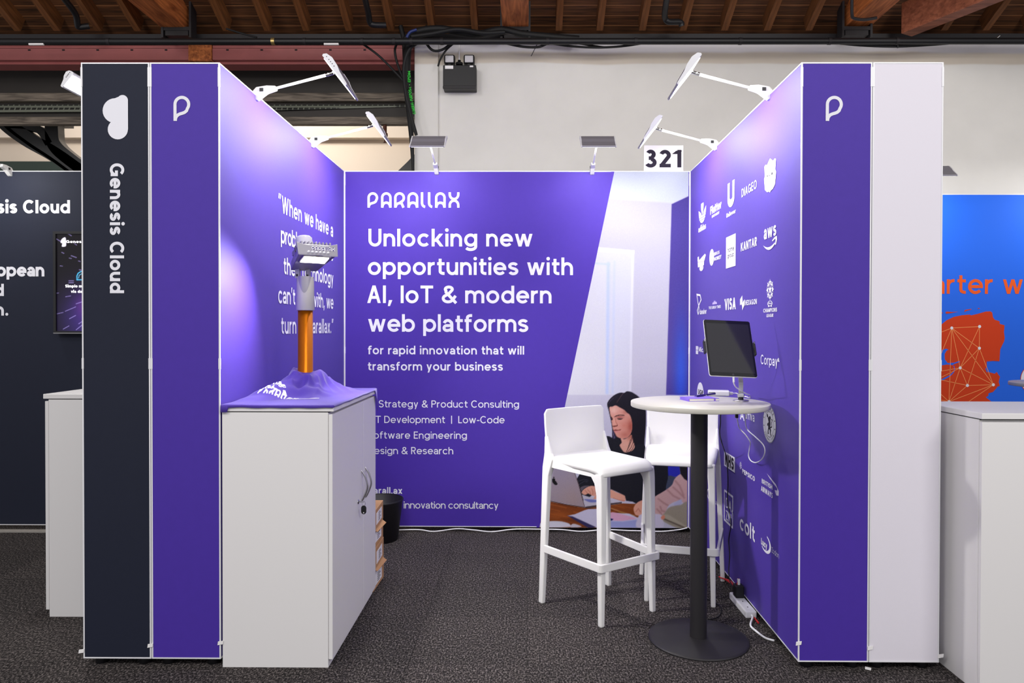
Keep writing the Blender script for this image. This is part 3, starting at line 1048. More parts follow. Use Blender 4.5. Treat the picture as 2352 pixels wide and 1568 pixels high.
# sprinkler drop
p = onY(884, 285, 6.535)
mb = MB(); mb.lathe([(0.018, 0.02), (0.018, -0.08), (0.026, -0.085), (0.026, -0.11), (0.014, -0.125), (0.008, -0.13), (0.008, -0.165), (0.018, -0.168), (0.0, -0.17)], p, n=14)
o = mb.build('sprinkler_head', M_BROWN); tag(o, 'rusty sprinkler head hanging below the dark girder', 'sprinkler')

# long black pipe under the eaves with clips and tags
PY = 5.86
pz = zat(95, PY)
t = thing('conduit_pipe', 'long black conduit pipe running under the eaves above the whole stand', 'pipe', (0, PY, pz))
under(t, MB().tube([(-9, PY, pz), (9, PY, pz)], 0.026, n=14).build('pipe', M_BLACK))
for px in (250, 700, 832, 905, 945, 1015, 1258, 1460, 1700, 1905, 2060):
    x = xat(px, PY, 95)
    under(t, MB().tube([(x - 0.012, PY, pz), (x + 0.012, PY, pz)], 0.029, n=14).build('clip', M_BLACKMETAL))
x = xat(628, PY, 95); under(t, MB().tube([(x - 0.014, PY, pz), (x + 0.014, PY, pz)], 0.0295, n=14).build('brass_clip', mat('brass', (196, 170, 110), 0.35, metal=0.8)))
for px in (86, 762):
    x = xat(px, PY, 95); mb = MB(); mb.box((x - 0.06, PY - 0.02, pz - 0.034), (x + 0.06, PY - 0.005, pz - 0.02)); under(t, mb.build('sticker', M_LABEL))

# sprinkler pipes coming down the roof slope
for k, pts in enumerate(([(140, -12), (172, 30), (178, 56), (182, 62), (205, 60)], [(836, -12), (846, 30), (849, 50), (858, 57), (886, 58)], [(1533, -12), (1527, 28), (1528, 42), (1536, 50), (1562, 51), (1566, 60)])):
    ys = [5.5, 5.72, 5.8, 5.82, 5.85, 5.86]
    P = [onY(p[0], p[1], ys[i]) for i, p in enumerate(pts)]
    o = MB().tube(smooth_path(P, 6), 0.024, n=10).build('water_pipe', M_BLACK)
    tag(o, ('black elbow pipe coming down the roof over the column with the cloud', 'black elbow pipe with a stub coming down the roof over the pinned lamps', 'thin black elbow pipe coming down the roof above the number sign')[k], 'pipe', 'elbow pipes under the roof')


# cables and hoses on and under the pipe
def cable(name, pts, r, m, label, cat='cable', n=8, seg=8, group=None):
    o = MB().tube(smooth_path(pts, seg), r, n=n).build(name, m)
    return tag(o, label, cat, group)


q = lambda pts, Y: [onY(x, y, Y) for x, y in pts]
hose = q([(985, 66), (955, 84), (938, 105), (934, 150), (936, 200), (940, 250), (944, 300), (947, 350), (949, 420)], 6.02)
hg = 'black hoses and cables at the white pier'
t = thing('rubber_hose', 'thick black hose with green lettering dropping beside the white pier', 'hose', hose[3], group=hg)
under(t, MB().tube(smooth_path(hose, 8), [0.034] * 33 + [0.034 - 0.0008 * k for k in range(32)], n=12).build('hose', M_BLACKRUBBER))
pr = Print()
base = smooth_path(q([(939, 163), (941, 205), (946, 235), (952, 262)], 5.98), 10)
pol, wid = text_polys('GENERAL PURPOSE - EPDM', 0.2)
Ltot = (base[-1] - base[0]).length
def along(x, y, lift=0.0):
    tt = 1 - x / wid
    k = min(len(base) - 2, max(0, int(tt * (len(base) - 1)))); fr = tt * (len(base) - 1) - k
    p = base[k].lerp(base[k + 1], fr)
    return p + Vector((0.012 - y * 0.024, -0.0, 0))
pr.put(pol, along, M_GREEN)
under(t, pr.build('lettering'))
cable('power_cable', q([(832, 100), (870, 128), (910, 168), (930, 190)], 5.95), 0.009, M_BLACKRUBBER, 'thin black cable slanting from the pipe down to the hoses', group=hg)
cable('power_cable', q([(912, 98), (907, 118), (914, 150), (926, 180), (938, 205)], 5.97), 0.010, M_BLACKRUBBER, 'black cable bowing down just beside the lettered hose', group=hg)
cable('power_cable', q([(962, 96), (940, 114), (928, 150), (930, 200), (940, 250), (956, 310)], 5.93), 0.014, M_BLACKRUBBER, 'black cable curving over the front of the lettered hose', group=hg)
cable('power_cable', q([(920, 60), (928, 92), (930, 130), (934, 190), (947, 260)], 6.06), 0.02, M_BLACKRUBBER, 'blue black cable behind the lettered hose', group=hg)
cable('power_cable', q([(978, 98), (990, 113), (1003, 117), (1020, 112), (1038, 98)], 5.95), 0.011, M_BLACKRUBBER, 'black cable sagging in a loop beside the twin spot lamp', group=hg)
cable('power_cable', q([(1045, 97), (1025, 115), (1012, 135), (1006, 152)], 5.98), 0.008, M_BLACKRUBBER, 'thin black cable coming down to the crack in the pier', group=hg)
cg = 'cables slung along the pipe'
cable('power_cable', q([(930, 92), (960, 72), (1010, 66), (1060, 74), (1100, 78), (1150, 68), (1200, 78), (1260, 84), (1330, 90)], 5.95), 0.030, M_BLACKRUBBER, 'fat black cable bundle lying on top of the long pipe', group=cg)
cable('power_cable', q([(945, 84), (990, 78), (1050, 68), (1110, 76), (1160, 74)], 5.9), 0.020, M_BLACKRUBBER, 'black cable humped over the pipe beside the middle beam', group=cg)
cable('power_cable', q([(934, 86), (942, 74), (957, 68)], 5.88), 0.012, mat('blue cable', (30, 48, 110), 0.5), 'short blue cable end poking over the pipe', group=cg)
cable('power_cable', q([(1165, 100), (1200, 107), (1235, 108), (1255, 101)], 5.9), 0.011, M_BLACKRUBBER, 'black cable sagging just under the middle beam', group=cg)
cable('power_cable', q([(1270, 100), (1310, 106), (1370, 109), (1430, 106), (1490, 97)], 5.9), 0.010, M_BLACKRUBBER, 'black cable sagging in a long shallow loop above the bare wall', group=cg)
cable('power_cable', q([(1320, 99), (1370, 106), (1400, 108), (1460, 102)], 5.92), 0.008, M_BLACKRUBBER, 'thinner black cable crossing the long shallow loop', group=cg)
cable('power_cable', q([(1750, 95), (1800, 98), (1850, 97), (1890, 94), (1930, 99), (1985, 104), (2060, 106), (2140, 102), (2210, 96)], 5.9), 0.013, M_BLACKRUBBER, 'black cable drooping above the white column', group=cg)
cable('cable_tie', q([(1234, 101), (1227, 115), (1220, 129)], 5.9), 0.003, M_BLACK, 'loose black cable tie tail hanging from the pipe', 'cable tie')
cable('cable_tie', q([(2061, 93), (2062, 103), (2062, 110)], 5.88), 0.007, M_BLACK, 'black cable tie tail above the white column', 'cable tie')
cable('cable', q([(520, 66), (560, 78), (590, 86)], 5.9), 0.008, M_BLACKRUBBER, 'thin dark cable drooping beside the brass pipe clip')
cable('rod', q([(2296, 82), (2280, 95)], 5.86), 0.006, M_CHROME, 'small bright hook on the pipe over the blue panel', 'hook')

# white conduit to the emergency light
EY = HALL_Y
t = thing('emergency_light', 'black twin spot emergency light box mounted on the white hall wall', 'emergency light', (xat(1055, EY, 170), EY - 0.05, zat(176, EY)))
x0, x1 = xat(1017.5, EY - 0.11, 176), xat(1093.5, EY - 0.11, 176); z0, z1 = zat(203, EY - 0.11), zat(149, EY - 0.11)
mb = MB(); mb.box((x0, EY - 0.11, z0), (x1, EY, z1), bev=0.006); under(t, mb.build('housing', M_BLACK))
mb = MB(); mb.box((x0, EY - 0.125, z0 - 0.004), (x1, EY - 0.10, z0 + 0.018), bev=0.004); under(t, mb.build('hinge_rail', M_BLACKMETAL))
for px in (1032, 1077):
    c = onY(px, 135, EY - 0.06)
    g = [Vector((c.x + 0.046 * sgn, c.y, c.z + 0.04 * s2)) for sgn, s2 in ((-1, -1), (1, -1), (1, 1), (-1, 1))]
    mb = MB(); mb.prism(g, (0, 0.07, 0), bev=0.016, seg=3)
    h_ = under(t, mb.build('spot_head', M_BLACK))
    mb = MB(); g2 = [Vector((c.x + 0.036 * sgn, c.y - 0.004, c.z + 0.03 * s2)) for sgn, s2 in ((-1, -1), (1, -1), (1, 1), (-1, 1))]
    mb.prism(g2, (0, 0.02, 0), bev=0.008, seg=3); l_ = mb.build('lens', M_FROST, h_)
    mb = MB(); mb.box((c.x - 0.012, c.y + 0.01, c.z - 0.058), (c.x + 0.012, c.y + 0.04, c.z - 0.03)); mb.build('stalk', M_BLACK, h_)
c = onY(1055, 146, EY - 0.05)
mb = MB(); mb.lathe([(0.03, -0.01), (0.03, 0.006), (0.013, 0.008), (0.013, 0.028), (0.0, 0.028)], c, n=16); under(t, mb.build('cable_gland', M_BLACK))
for (a, b, d, e) in ((1022, 150.5, 1041, 158), (1079, 150.5, 1087, 154)):
    p, r_ = onY(a, e, EY - 0.1115), onY(d, b, EY - 0.1115)
    mb = MB(); mb.box((p.x, p.y, p.z), (r_.x, p.y + 0.002, r_.z)); under(t, mb.build('sticker', M_LABEL))
mb = MB(); x = xat(1055, EY, 120); mb.tube([(x, EY - 0.006, zat(101, EY)), (x, EY - 0.006, c.z + 0.02)], 0.006, n=8)
tag(mb.build('cable_conduit', M_LABEL), 'thin white conduit running down the wall to the twin spot light', 'conduit')


# ---------------------------------------------------------------- display walls of the three stands
XG0, XG1, XL1, XR0, XR1, XW1 = -1.854, -1.5668, -1.2782, 1.1263, 1.4167, 1.709
YF, YB = 2.959, 4.9724
ZB, ZT = 0.035, 2.515
E = 0.0055


def display_wall(label, x0, x1, y0, y1, m_front, m_left, m_right, front=True, z1=ZT, zb=ZB):
    t = thing('display_wall', label, 'display wall', ((x0 + x1) / 2, (y0 + y1) / 2, 0))
    e = E
    mb = MB()
    for xx in (x0, x1 - e):
        for yy in (y0, y1 - e):
            mb.box((xx, yy, zb), (xx + e, yy + e, z1))
    for zz in (zb, z1 - e):
        mb.box((x0 + e, y0, zz), (x1 - e, y0 + e, zz + e)).box((x0 + e, y1 - e, zz), (x1 - e, y1, zz + e))
        mb.box((x0, y0 + e, zz), (x0 + e, y1 - e, zz + e)).box((x1 - e, y0 + e, zz), (x1, y1 - e, zz + e))
    # joining sleeves at mid height and near the top of the corner posts
    for xx in (x0, x1 - e):
        for (za, zc) in ((1.245, 1.29), (z1 - 0.10, z1 - 0.02)):
            mb.box((xx - 0.0012, y0 - 0.0012, za), (xx + e + 0.0012, y0 + e, zc))
    under(t, mb.build('frame', M_ALU))
    i = 0.0015
    f = MB().box((x0 + e, y0 + i, zb + e), (x1 - e, y0 + 0.02, z1 - e))
    under(t, f.build('front_panel', m_front))
    f = MB().box((x0 + i, y0 + e, zb + e), (x0 + 0.02, y1 - e, z1 - e))
    under(t, f.build('side_panel', m_left))
    f = MB().box((x1 - 0.02, y0 + e, zb + e), (x1 - i, y1 - e, z1 - e))
    under(t, f.build('side_panel', m_right))
    f = MB().box((x0 + e, y0 + e, z1 - 0.02), (x1 - e, y1 - e, z1 - 0.004))
    under(t, f.build('top_panel', M_LILAC))
    nx = max(2, int((x1 - x0) / 0.9) + 1); ny = max(2, int((y1 - y0) / 0.9) + 1)
    for a in range(nx):
        for b in range(ny):
            if (0 < a < nx - 1) and (0 < b < ny - 1):
                continue
            cx = x0 + 0.05 + (x1 - x0 - 0.1) * a / (nx - 1); cy = y0 + 0.05 + (y1 - y0 - 0.1) * b / (ny - 1)
            f = MB().lathe([(0.0, zb + 0.002), (0.022, zb + 0.002), (0.026, 0.0), (0.0, 0.0)], (cx, cy, 0), n=16)
            under(t, f.build('foot', M_BLACK))
    return t


def tab(t, px, py, x, y):
    c = onY(px, py, y)
    mb = MB(); g = [Vector((c.x - 0.012, y - 0.004, c.z - 0.008)), Vector((c.x + 0.01, y - 0.004, c.z - 0.004)), Vector((c.x + 0.012, y - 0.004, c.z + 0.010)), Vector((c.x - 0.010, y - 0.004, c.z + 0.007))]
    mb.prism(g, (0, 0.003, 0)); under(t, mb.build('pull_tab', M_LABEL))


wallG = display_wall('tall dark navy display wall with a white cloud emblem on its end', XG0, XG1 - 0.003, YF, YB, M_NAVY, M_NAVY, M_NAVY)
wallL = display_wall('purple display wall with a quotation on its inner side beside the cabinet', XG1, XL1, YF, YB, M_PURPLE, M_PURPLE, M_PURPLE)
wallR = display_wall('purple display wall covered in white company logos', XR0, XR1, YF, YB, M_PURPLE, M_PURPLE, M_PURPLE)
wallW = display_wall('plain pale grey display wall next to the purple logo wall', XR1 + 0.003, XW1, YF, 5.79, M_LILAC, M_LILAC, M_LILAC)
wallB = display_wall('purple back display wall with the headline and a printed photograph', XL1 + 0.001, XR0 - 0.001, YB, YB + 0.12, M_PURPLE, M_PURPLE, M_PURPLE)
wallGB = display_wall('dark navy back display wall carrying a television', -5.2, XG1, YB + 0.004, YB + 0.124, M_NAVY, M_NAVY, M_NAVY)
wallBl = display_wall('bright blue back display wall with an orange map', XW1 - 0.2, 6.4, 5.80, 5.92, M_BLUE, M_BLUE, M_BLUE)
for t, px, py in ((wallG, 188, 1495), (wallL, 346, 1482), (wallL, 507, 1476), (wallR, 1834, 1477), (wallR, 1998, 1488), (wallW, 2160, 1506)):
    tab(t, px, py, 0, YF)

# --- printing: narrow ends
def box_fn(xa, ya, xb, yb, Y):
    """unit square placed on a plane facing the aisle: (0,0) at pixel (xa, yb), (1,1) at (xb, ya)"""
    a, b = onY(xa, yb, Y), onY(xb, ya, Y)
    return frame((a.x, Y, a.z), (b.x - a.x, 0, 0), (0, 0, b.z - a.z))


for t, xa, xb in ((wallL, 398.5, 437), (wallR, 1896.5, 1936)):
    pr = Print(); W = 0.68
    pr.put(scaled(emblem_p(0.125, W), 0, 0, 1 / W, 1), box_fn(xa, 220, xb, 277.5, YF), M_PRINT, 0.00012)
    under(t, pr.build('emblem'))
pr = Print()
fn = box_fn(235.5, 218, 294, 320, YF)
# cloud emblem turned on end: three lobes and a straight edge (pixel coordinates of the print, turned into the unit square)
def U(pts): return [((x - 235.5) / 58.5, (320 - y) / 102.0) for x, y in pts]
pr.put([U(circle(264.5, 254, 28.5)), U(circle(281.5, 230.5, 12.4)), U(circle(270.5, 297, 23)), U([(264, 225.6), (282, 218.1), (293.8, 230), (293.8, 297), (270, 297), (258, 284)])], fn, M_PRINT, 0.00012)
under(wallG, pr.build('emblem'))
pr = Print()
a_ = Vector(onY(252.5, 375, YF)); b_ = Vector(onY(252.5, 673, YF))
capw = onY(285.5, 500, YF).x - a_.x
pol, wid = fit_text('Genesis Cloud', 0.205, (a_.z - b_.z) / capw)
pr.put(pol, frame((a_.x, YF, a_.z), ((b_.x - a_.x) / wid, 0, (b_.z - a_.z) / wid), (capw, 0, 0)), M_PRINT, 0.00012)
under(wallG, pr.build('lettering'))


# --- back wall
def line(pr, txt, xa, xb, base, cap, Y, w, m=M_PRINT, track=0.0, lift=0.00012):
    a, b = onY(xa, base, Y), onY(xb, base, Y)
    zc = onY(xa, base - cap, Y).z - a.z
    pol, wid = fit_text(txt, w, (b.x - a.x) / zc)
    pr.put(pol, frame((a.x, Y, (a.z + b.z) / 2), ((b.x - a.x) / wid, 0, 0), (0, 0, zc)), m, lift)


pr = Print()
lp, lw = logo_polys(0.155)
pr.put(scaled(lp, 0, 0, 1 / lw, 1), box_fn(844, 441.5, 1055.3, 476.5, YB), M_PRINT, 0.00012)
line(pr, 'Unlocking new', 846.3, 1223, 565.7, 40.3, YB, 0.166)
line(pr, 'opportunities with', 845, 1316, 631.2, 40.3, YB, 0.166)
line(pr, 'AI, IoT & modern', 843.5, 1266.8, 696.0, 40.3, YB, 0.166)
line(pr, 'web platforms', 845.5, 1213.4, 761.7, 40.3, YB, 0.166)
line(pr, 'for rapid innovation that will', 845.2, 1203.8, 813.6, 19.6, YB, 0.168)
line(pr, 'transform your business', 845, 1155, 850.6, 19.6, YB, 0.168)
line(pr, 'AI Strategy & Product Consulting', 845, 1192, 935.6, 16.4, YB, 0.128)
line(pr, 'IoT Development  |  Low-Code', 845, 1159, 971.4, 16.4, YB, 0.128)
line(pr, 'Software Engineering', 845, 1072.3, 1007.1, 16.4, YB, 0.128)
line(pr, 'Design & Research', 845, 1041, 1042.6, 16.4, YB, 0.128)
line(pr, 'parall.ax', 845, 924, 1133.5, 15.2, YB, 0.18)
line(pr, 'innovation consultancy', 927, 1144.5, 1167.6, 16.0, YB, 0.128)
under(wallB, pr.build('lettering'))

# --- quotation on the inner side of the wall by the cabinet
pr = Print()
CAP = 0.090
for txt, xa, xb, z in (('\u201cWhen we have a', 639.8, 765, 2.017), ('problem that needs', 645.3, 765, 1.860), ('their technology', 651.8, 765.6, 1.702), ('can\u2019t deal with, we', 638.8, 765.8, 1.546), ('turn to Parallax.\u201d', 645.8, 765.6, 1.388)):
    ya, yb = onX(xa, 650, XL1).y, onX(xb, 650, XL1).y
    pol, wid = fit_text(txt, 0.155, (yb - ya) / CAP)
    pr.put(pol, frame((XL1, ya, z), (0, (yb - ya) / wid, 0), (0, 0, CAP)), M_PRINT, 0.00012)
under(wallL, pr.build('lettering'))


# --- company logos on the inner side of the other wall
def rw(xa, xb, yt, yb):
    """unit square on the logo wall from the pixel columns xa..xb; yt and yb are its top and bottom at the middle column"""
    ya, ye = onX(xa, 700, XR0).y, onX(xb, 700, XR0).y
    xc = (xa + xb) / 2
    zt, zb = onX(xc, yt, XR0).z, onX(xc, yb, XR0).z
    return frame((XR0, ya, zb), (0, ye - ya, 0), (0, 0, zt - zb))


pr = Print()


def rt(txt, xa, xb, yt, yb, w=0.17, m=M_PRINT, track=0.0, lift=0.00012, slant=0.0):
    _f = rw(xa, xb, yt, yb)
    pol, wid = fit_text(txt, w, (_f(1, 0) - _f(0, 0)).length / (_f(0, 1) - _f(0, 0)).length)
    pol = [[(p[0] / wid + slant * p[1], p[1]) for p in q_] for q_ in pol]
    pr.put(pol, rw(xa, xb, yt, yb), m, lift)


def rp(polys, xa, xb, yt, yb, m=M_PRINT, lift=0.00012):
    pr.put(polys, rw(xa, xb, yt, yb), m, lift)


def leaf(cx, cy, w, h, lean=0.0):
    return [(cx + lean * t + sgn * w / 2 * math.sin(PI * min(1, t * 0.62 + 0.02)), cy + h * t) for sgn, ts in ((-1, [k / 10 for k in range(11)]), (1, [k / 10 for k in range(10, -1, -1)])) for t in ts]


# three-leaf mark with bars
rp([leaf(0.5, 0.42, 0.34, 0.58), [(0.02, 0.66), (0.05, 0.42), (0.40, 0.42), (0.36, 0.50), (0.2, 0.62)], [(0.98, 0.70), (0.95, 0.42), (0.60, 0.42), (0.64, 0.50), (0.8, 0.64)], [(0.02, 0.66), (0.0, 0.72), (0.2, 0.62)], [(0.98, 0.70), (1.0, 0.76), (0.8, 0.64)], [(0.06, 0.40), (0.94, 0.40), (0.9, 0.30), (0.1, 0.30)], [(0.11, 0.27), (0.89, 0.27), (0.84, 0.18), (0.16, 0.18)], [(0.18, 0.15), (0.82, 0.15), (0.66, 0.03), (0.5, 0.0), (0.34, 0.03)]], 1603.6, 1621, 467, 512)
rt('adidas', 1603.4, 1620.6, 516, 530, 0.26)
rt('Flutter', 1630.5, 1656, 467, 486, 0.24)
rt('ENTERTAINMENT', 1634, 1651, 490.5, 496, 0.2)
# speckled U
g = Glyphs(0.30); g.stroke([(0.16, 1.0), (0.16, 0.36)] + g.arc(0.5, 0.36, 0.34, 0.22, 180, 360, 14) + [(0.84, 1.0)])
rp([[(p.x, p.y) for p in q_] for q_ in g.q] + [[(0.12, 0.3), (0.88, 0.3), (0.66, 0.06), (0.5, 0.0), (0.34, 0.06)]], 1669.8, 1686, 418, 475)
rnd = random.Random(4)
sp = []
for k in range(90):
    a, b = rnd.random(), rnd.random()
    xx = (0.05 + 0.24 * a) if k % 2 else (0.71 + 0.24 * a)
    yy = 0.2 + 0.75 * b
    if k % 5 == 0: xx, yy = 0.3 + 0.4 * a, 0.08 + 0.18 * b
    an = rnd.random() * PI
    r1, r2 = 0.05, 0.012
    sp.append([(xx + r1 * math.cos(an) * c - 0.5 * r2 * math.sin(an) * d_, yy + r2 * d_ * 0.7 + 0.3 * r1 * math.sin(an) * c) for c, d_ in ((-1, -1), (1, -1), (1, 1), (-1, 1))])
M_FAINT = mat('faint lilac print', (190, 176, 236), 0.7, spec=0.2)
rp(sp, 1669.8, 1686, 418, 475, M_FAINT, 0.0003)
rt('Unilever', 1667.3, 1688.6, 485, 495, 0.2)
rt('DIAGEO', 1702, 1736.6, 424, 443.5, 0.16)
# shield crest
sh = [(0.02, 0.86), (0.12, 0.90), (0.25, 0.86), (0.36, 0.92), (0.5, 0.99), (0.64, 0.92), (0.75, 0.86), (0.88, 0.90), (0.98, 0.86), (0.96, 0.70), (0.93, 0.58), (1.0, 0.5), (0.97, 0.36), (0.92, 0.16), (0.74, 0.06), (0.58, 0.05), (0.5, 0.0), (0.42, 0.05), (0.26, 0.06), (0.08, 0.16), (0.03, 0.36), (0.0, 0.5), (0.07, 0.58), (0.04, 0.70)]
rp([sh], 1753.5, 1781, 364, 443)
rp([[(0.10, 0.82), (0.46, 0.86), (0.46, 0.60), (0.11, 0.60)], [(0.54, 0.86), (0.90, 0.82), (0.89, 0.60), (0.54, 0.60)], [(0.09, 0.44), (0.22, 0.44), (0.26, 0.14), (0.14, 0.18)], [(0.34, 0.44), (0.44, 0.44), (0.44, 0.10), (0.36, 0.12)], [(0.56, 0.44), (0.66, 0.44), (0.64, 0.12), (0.56, 0.10)], [(0.78, 0.44), (0.91, 0.44), (0.86, 0.18), (0.74, 0.14)]], 1753.5, 1781, 364, 443, M_GREYPRINT, 0.0003)
rp([[(0.23, 0.84), (0.33, 0.85), (0.33, 0.60), (0.23, 0.60)], [(0.10, 0.76), (0.46, 0.77), (0.46, 0.69), (0.10, 0.69)]] + [[(x0, 0.845 - x0 * 0.03), (x0 + 0.035, 0.845 - x0 * 0.03), (x0 + 0.035, 0.6), (x0, 0.6)] for x0 in (0.60, 0.68, 0.76, 0.84)], 1753.5, 1781, 364, 443, M_PRINT, 0.0005)
pol, wid = text_polys('F C B', 0.18)
rp(scaled(pol, 0.26, 0.49, 0.48 / wid, 0.06), 1753.5, 1781, 364, 443, M_DARKPRINT, 0.0012)
# aws and its smile
rt('aws', 1753.7, 1782, 513, 545.5, 0.19, track=-0.05)
sm_ = [(0.0, 0.52)] + [(0.5 - 0.5 * math.cos(PI * k / 16) * 1.0, 0.52 - 0.50 * math.sin(PI * k / 16)) for k in range(1, 15)] + [(0.88, 0.42)] + [(0.5 - 0.5 * math.cos(PI * k / 16), 0.56 - 0.32 * math.sin(PI * k / 16)) for k in range(14, 1, -1)]
def bez(a, b, c, n=12):
    return [((1 - k / n) ** 2 * a[0] + 2 * k / n * (1 - k / n) * b[0] + (k / n) ** 2 * c[0], (1 - k / n) ** 2 * a[1] + 2 * k / n * (1 - k / n) * b[1] + (k / n) ** 2 * c[1]) for k in range(n + 1)]


sm_o, sm_i = bez((0.0, 0.56), (0.44, -0.46), (0.86, 0.36)), bez((0.0, 0.56), (0.42, -0.04), (0.84, 0.46))
rp([[sm_o[k], sm_o[k + 1], sm_i[k + 1], sm_i[k]] for k in range(12)], 1752, 1784, 546, 573)
rp([[(0.66, 0.70), (0.86, 0.90), (0.98, 0.92), (0.88, 0.76), (0.68, 0.60)], [(0.98, 0.92), (1.0, 0.62), (0.92, 0.24), (0.86, 0.30), (0.90, 0.60), (0.88, 0.76)]], 1752, 1784, 545, 574)
# small two-line mark with a hanging round shape (left plain)
rp([[(0.0, 0.98), (0.16, 1.0), (0.2, 0.74), (0.6, 0.9), (0.9, 1.0), (1.0, 0.9), (0.82, 0.58), (0.2, 0.60), (0.0, 0.70)], [(0.02, 0.62), (0.8, 0.54), (0.78, 0.32), (0.05, 0.30)], circle(0.48, 0.20, 0.24, 0.20, 16)], 1601.8, 1620.8, 586, 622)
rp([[(0.0, 0.66), (0.8, 0.58), (0.8, 0.54), (0.02, 0.62)], [(0.36, 0.30), (0.68, 0.26), (0.62, 0.16), (0.56, 0.24)]], 1601.8, 1620.8, 586, 622, M_FAINT, 0.0003)
rp([circle(0.5, 0.5, 0.5, 0.5, 24)], 1629, 1639.5, 572, 610)
rp(ring(0.5, 0.5, 0.38, 0.38, 0.06) + ring(0.5, 0.5, 0.2, 0.16, 0.07), 1629, 1639.5, 572, 610, M_FAINT, 0.0003)
rt('BRASS', 1640, 1652, 577.5, 585, 0.2)
rt('MONKEY', 1640, 1656.3, 588, 596.5, 0.2)
rp([[(0, 0), (1, 0), (1, 1), (0, 1)]], 1667, 1689, 541, 613.5)
rt('home', 1671, 1685.4, 566, 577.5, 0.15, M_DARKPRINT, lift=0.0004)
rt('group', 1670.6, 1685, 580.5, 590.5, 0.15, M_DARKPRINT, lift=0.0004)
rt('KANTAR', 1701, 1737.6, 551, 571, 0.2)
# looped ribbon with a word
rp(ribbon([(0.35, 0.02), (0.2, 0.2), (0.5, 0.45), (0.95, 0.7), (0.75, 0.92), (0.08, 0.98), (0.3, 0.6), (0.55, 0.35), (0.5, 0.15), (0.38, 0.02)], 0.09), 1599.6, 1611, 674.5, 722.5)
rt('danaher', 1607.4, 1622.8, 709, 721, 0.22)
rp([[(0.0, 0.0), (0.1, 0.55), (0.3, 0.5), (0.35, 1.0), (0.45, 0.6), (0.55, 1.0), (0.7, 0.55), (0.9, 0.6), (1.0, 0.0)]], 1636, 1647, 689.5, 698.5, M_FAINT)
rt('THE SUNDAY TIMES', 1628, 1655.6, 702, 708.5, 0.22)
rt('VISA', 1664.5, 1690, 684.5, 711, 0.24, slant=0.0)
rp([[(0, 0.86), (0.25, 0.9), (0.3, 0.55)]], 1663.5, 1671, 683, 712)
rp([[(0.0, 0.75), (0.45, 1.0), (0.55, 0.62), (0.3, 0.40), (0.0, 0.36)], [(0.3, 0.44), (0.98, 0.72), (0.98, 0.34), (0.75, 0.2), (0.5, 0.0), (0.45, 0.24)]], 1699.8, 1710.8, 678, 712.5)
rt('HEXAGON', 1712, 1738.4, 687.5, 699.5, 0.2)
# ball of stars


def star(cx, cy, r, ry, a0=90):
    return [(cx + (r if k % 2 == 0 else r * 0.42) * math.cos(math.radians(a0 + 36 * k)), cy + (ry if k % 2 == 0 else ry * 0.42) * math.sin(math.radians(a0 + 36 * k))) for k in range(10)]


rp([star(0.5, 0.5, 0.28, 0.28)] + [star(0.5 + 0.4 * math.sin(math.radians(a)), 0.5 + 0.4 * math.cos(math.radians(a)), 0.2, 0.2, 90 - a) for a in range(0, 360, 45)], 1761.2, 1776, 644, 686)
rp(ring(0.5, 0.55, 0.42, 0.42, 0.1) + [star(0.35, 0.6, 0.22, 0.22), star(0.68, 0.55, 0.2, 0.2), [(0.1, 0.0), (0.3, 0.0), (0.4, 0.3), (0.25, 0.3)], [(0.9, 0.0), (0.7, 0.0), (0.6, 0.3), (0.75, 0.3)]], 1762.5, 1774.6, 690.5, 704.5)
rt('CHAMPIONS', 1753.4, 1785, 707.5, 716.5, 0.22)
rt('LEAGUE', 1760.8, 1776.5, 720.5, 727.8, 0.22)
rp([[(0, 0), (0.47, 0), (0.47, 0.47), (0, 0.47)], [(0.53, 0), (1, 0), (1, 0.47), (0.53, 0.47)], [(0, 0.53), (0.47, 0.53), (0.47, 1), (0, 1)], [(0.53, 0.53), (1, 0.53), (1, 1), (0.53, 1)]], 1598.8, 1604, 794.6, 813)
rt('Microsoft', 1605.6, 1637, 798, 809.5, 0.17)
rt('Corpay', 1748, 1786.5, 816, 838.5, 0.14)
rt('^', 1786.5, 1791, 822, 844, 0.2)
rp([circle(0.5, 0.5, 0.5, 0.5, 30)], 1602, 1617.3, 878, 934)
rt('UGR', 1604.4, 1615.6, 895, 907, 0.26, M_DARKPRINT, lift=0.0004)
rp(ribbon([(0.05, 0.0), (0.35, 0.95), (0.55, 0.95), (0.75, 0.2)], 0.2) + ribbon([(0.3, 0.35), (0.7, 0.5), (0.95, 0.0)], 0.2), 1701.6, 1711, 946, 965)
rt('arriva', 1712, 1734.4, 944, 965, 0.15)
# round crest with a standing lion
rp([circle(0.5, 0.5, 0.5, 0.5, 44)], 1754, 1784, 932.5, 1017.5)
rp(ring(0.5, 0.5, 0.485, 0.485, 0.012, 44) + ring(0.5, 0.5, 0.335, 0.345, 0.014, 40), 1754, 1784, 932.5, 1017.5, M_DARKPRINT, 0.0004)
lion = [[(0.40, 0.74), (0.36, 0.78), (0.30, 0.74), (0.32, 0.68), (0.40, 0.68)], [(0.36, 0.70), (0.44, 0.56), (0.52, 0.60), (0.40, 0.72)], [(0.46, 0.70), (0.56, 0.74), (0.62, 0.69), (0.58, 0.62), (0.60, 0.52), (0.58, 0.42), (0.64, 0.36), (0.62, 0.28), (0.66, 0.22), (0.60, 0.20), (0.56, 0.28), (0.54, 0.36), (0.46, 0.36), (0.44, 0.28), (0.48, 0.24), (0.38, 0.22), (0.38, 0.30), (0.42, 0.40), (0.40, 0.50), (0.46, 0.58), (0.44, 0.64)], [(0.42, 0.54), (0.34, 0.50), (0.34, 0.44), (0.44, 0.46)]]
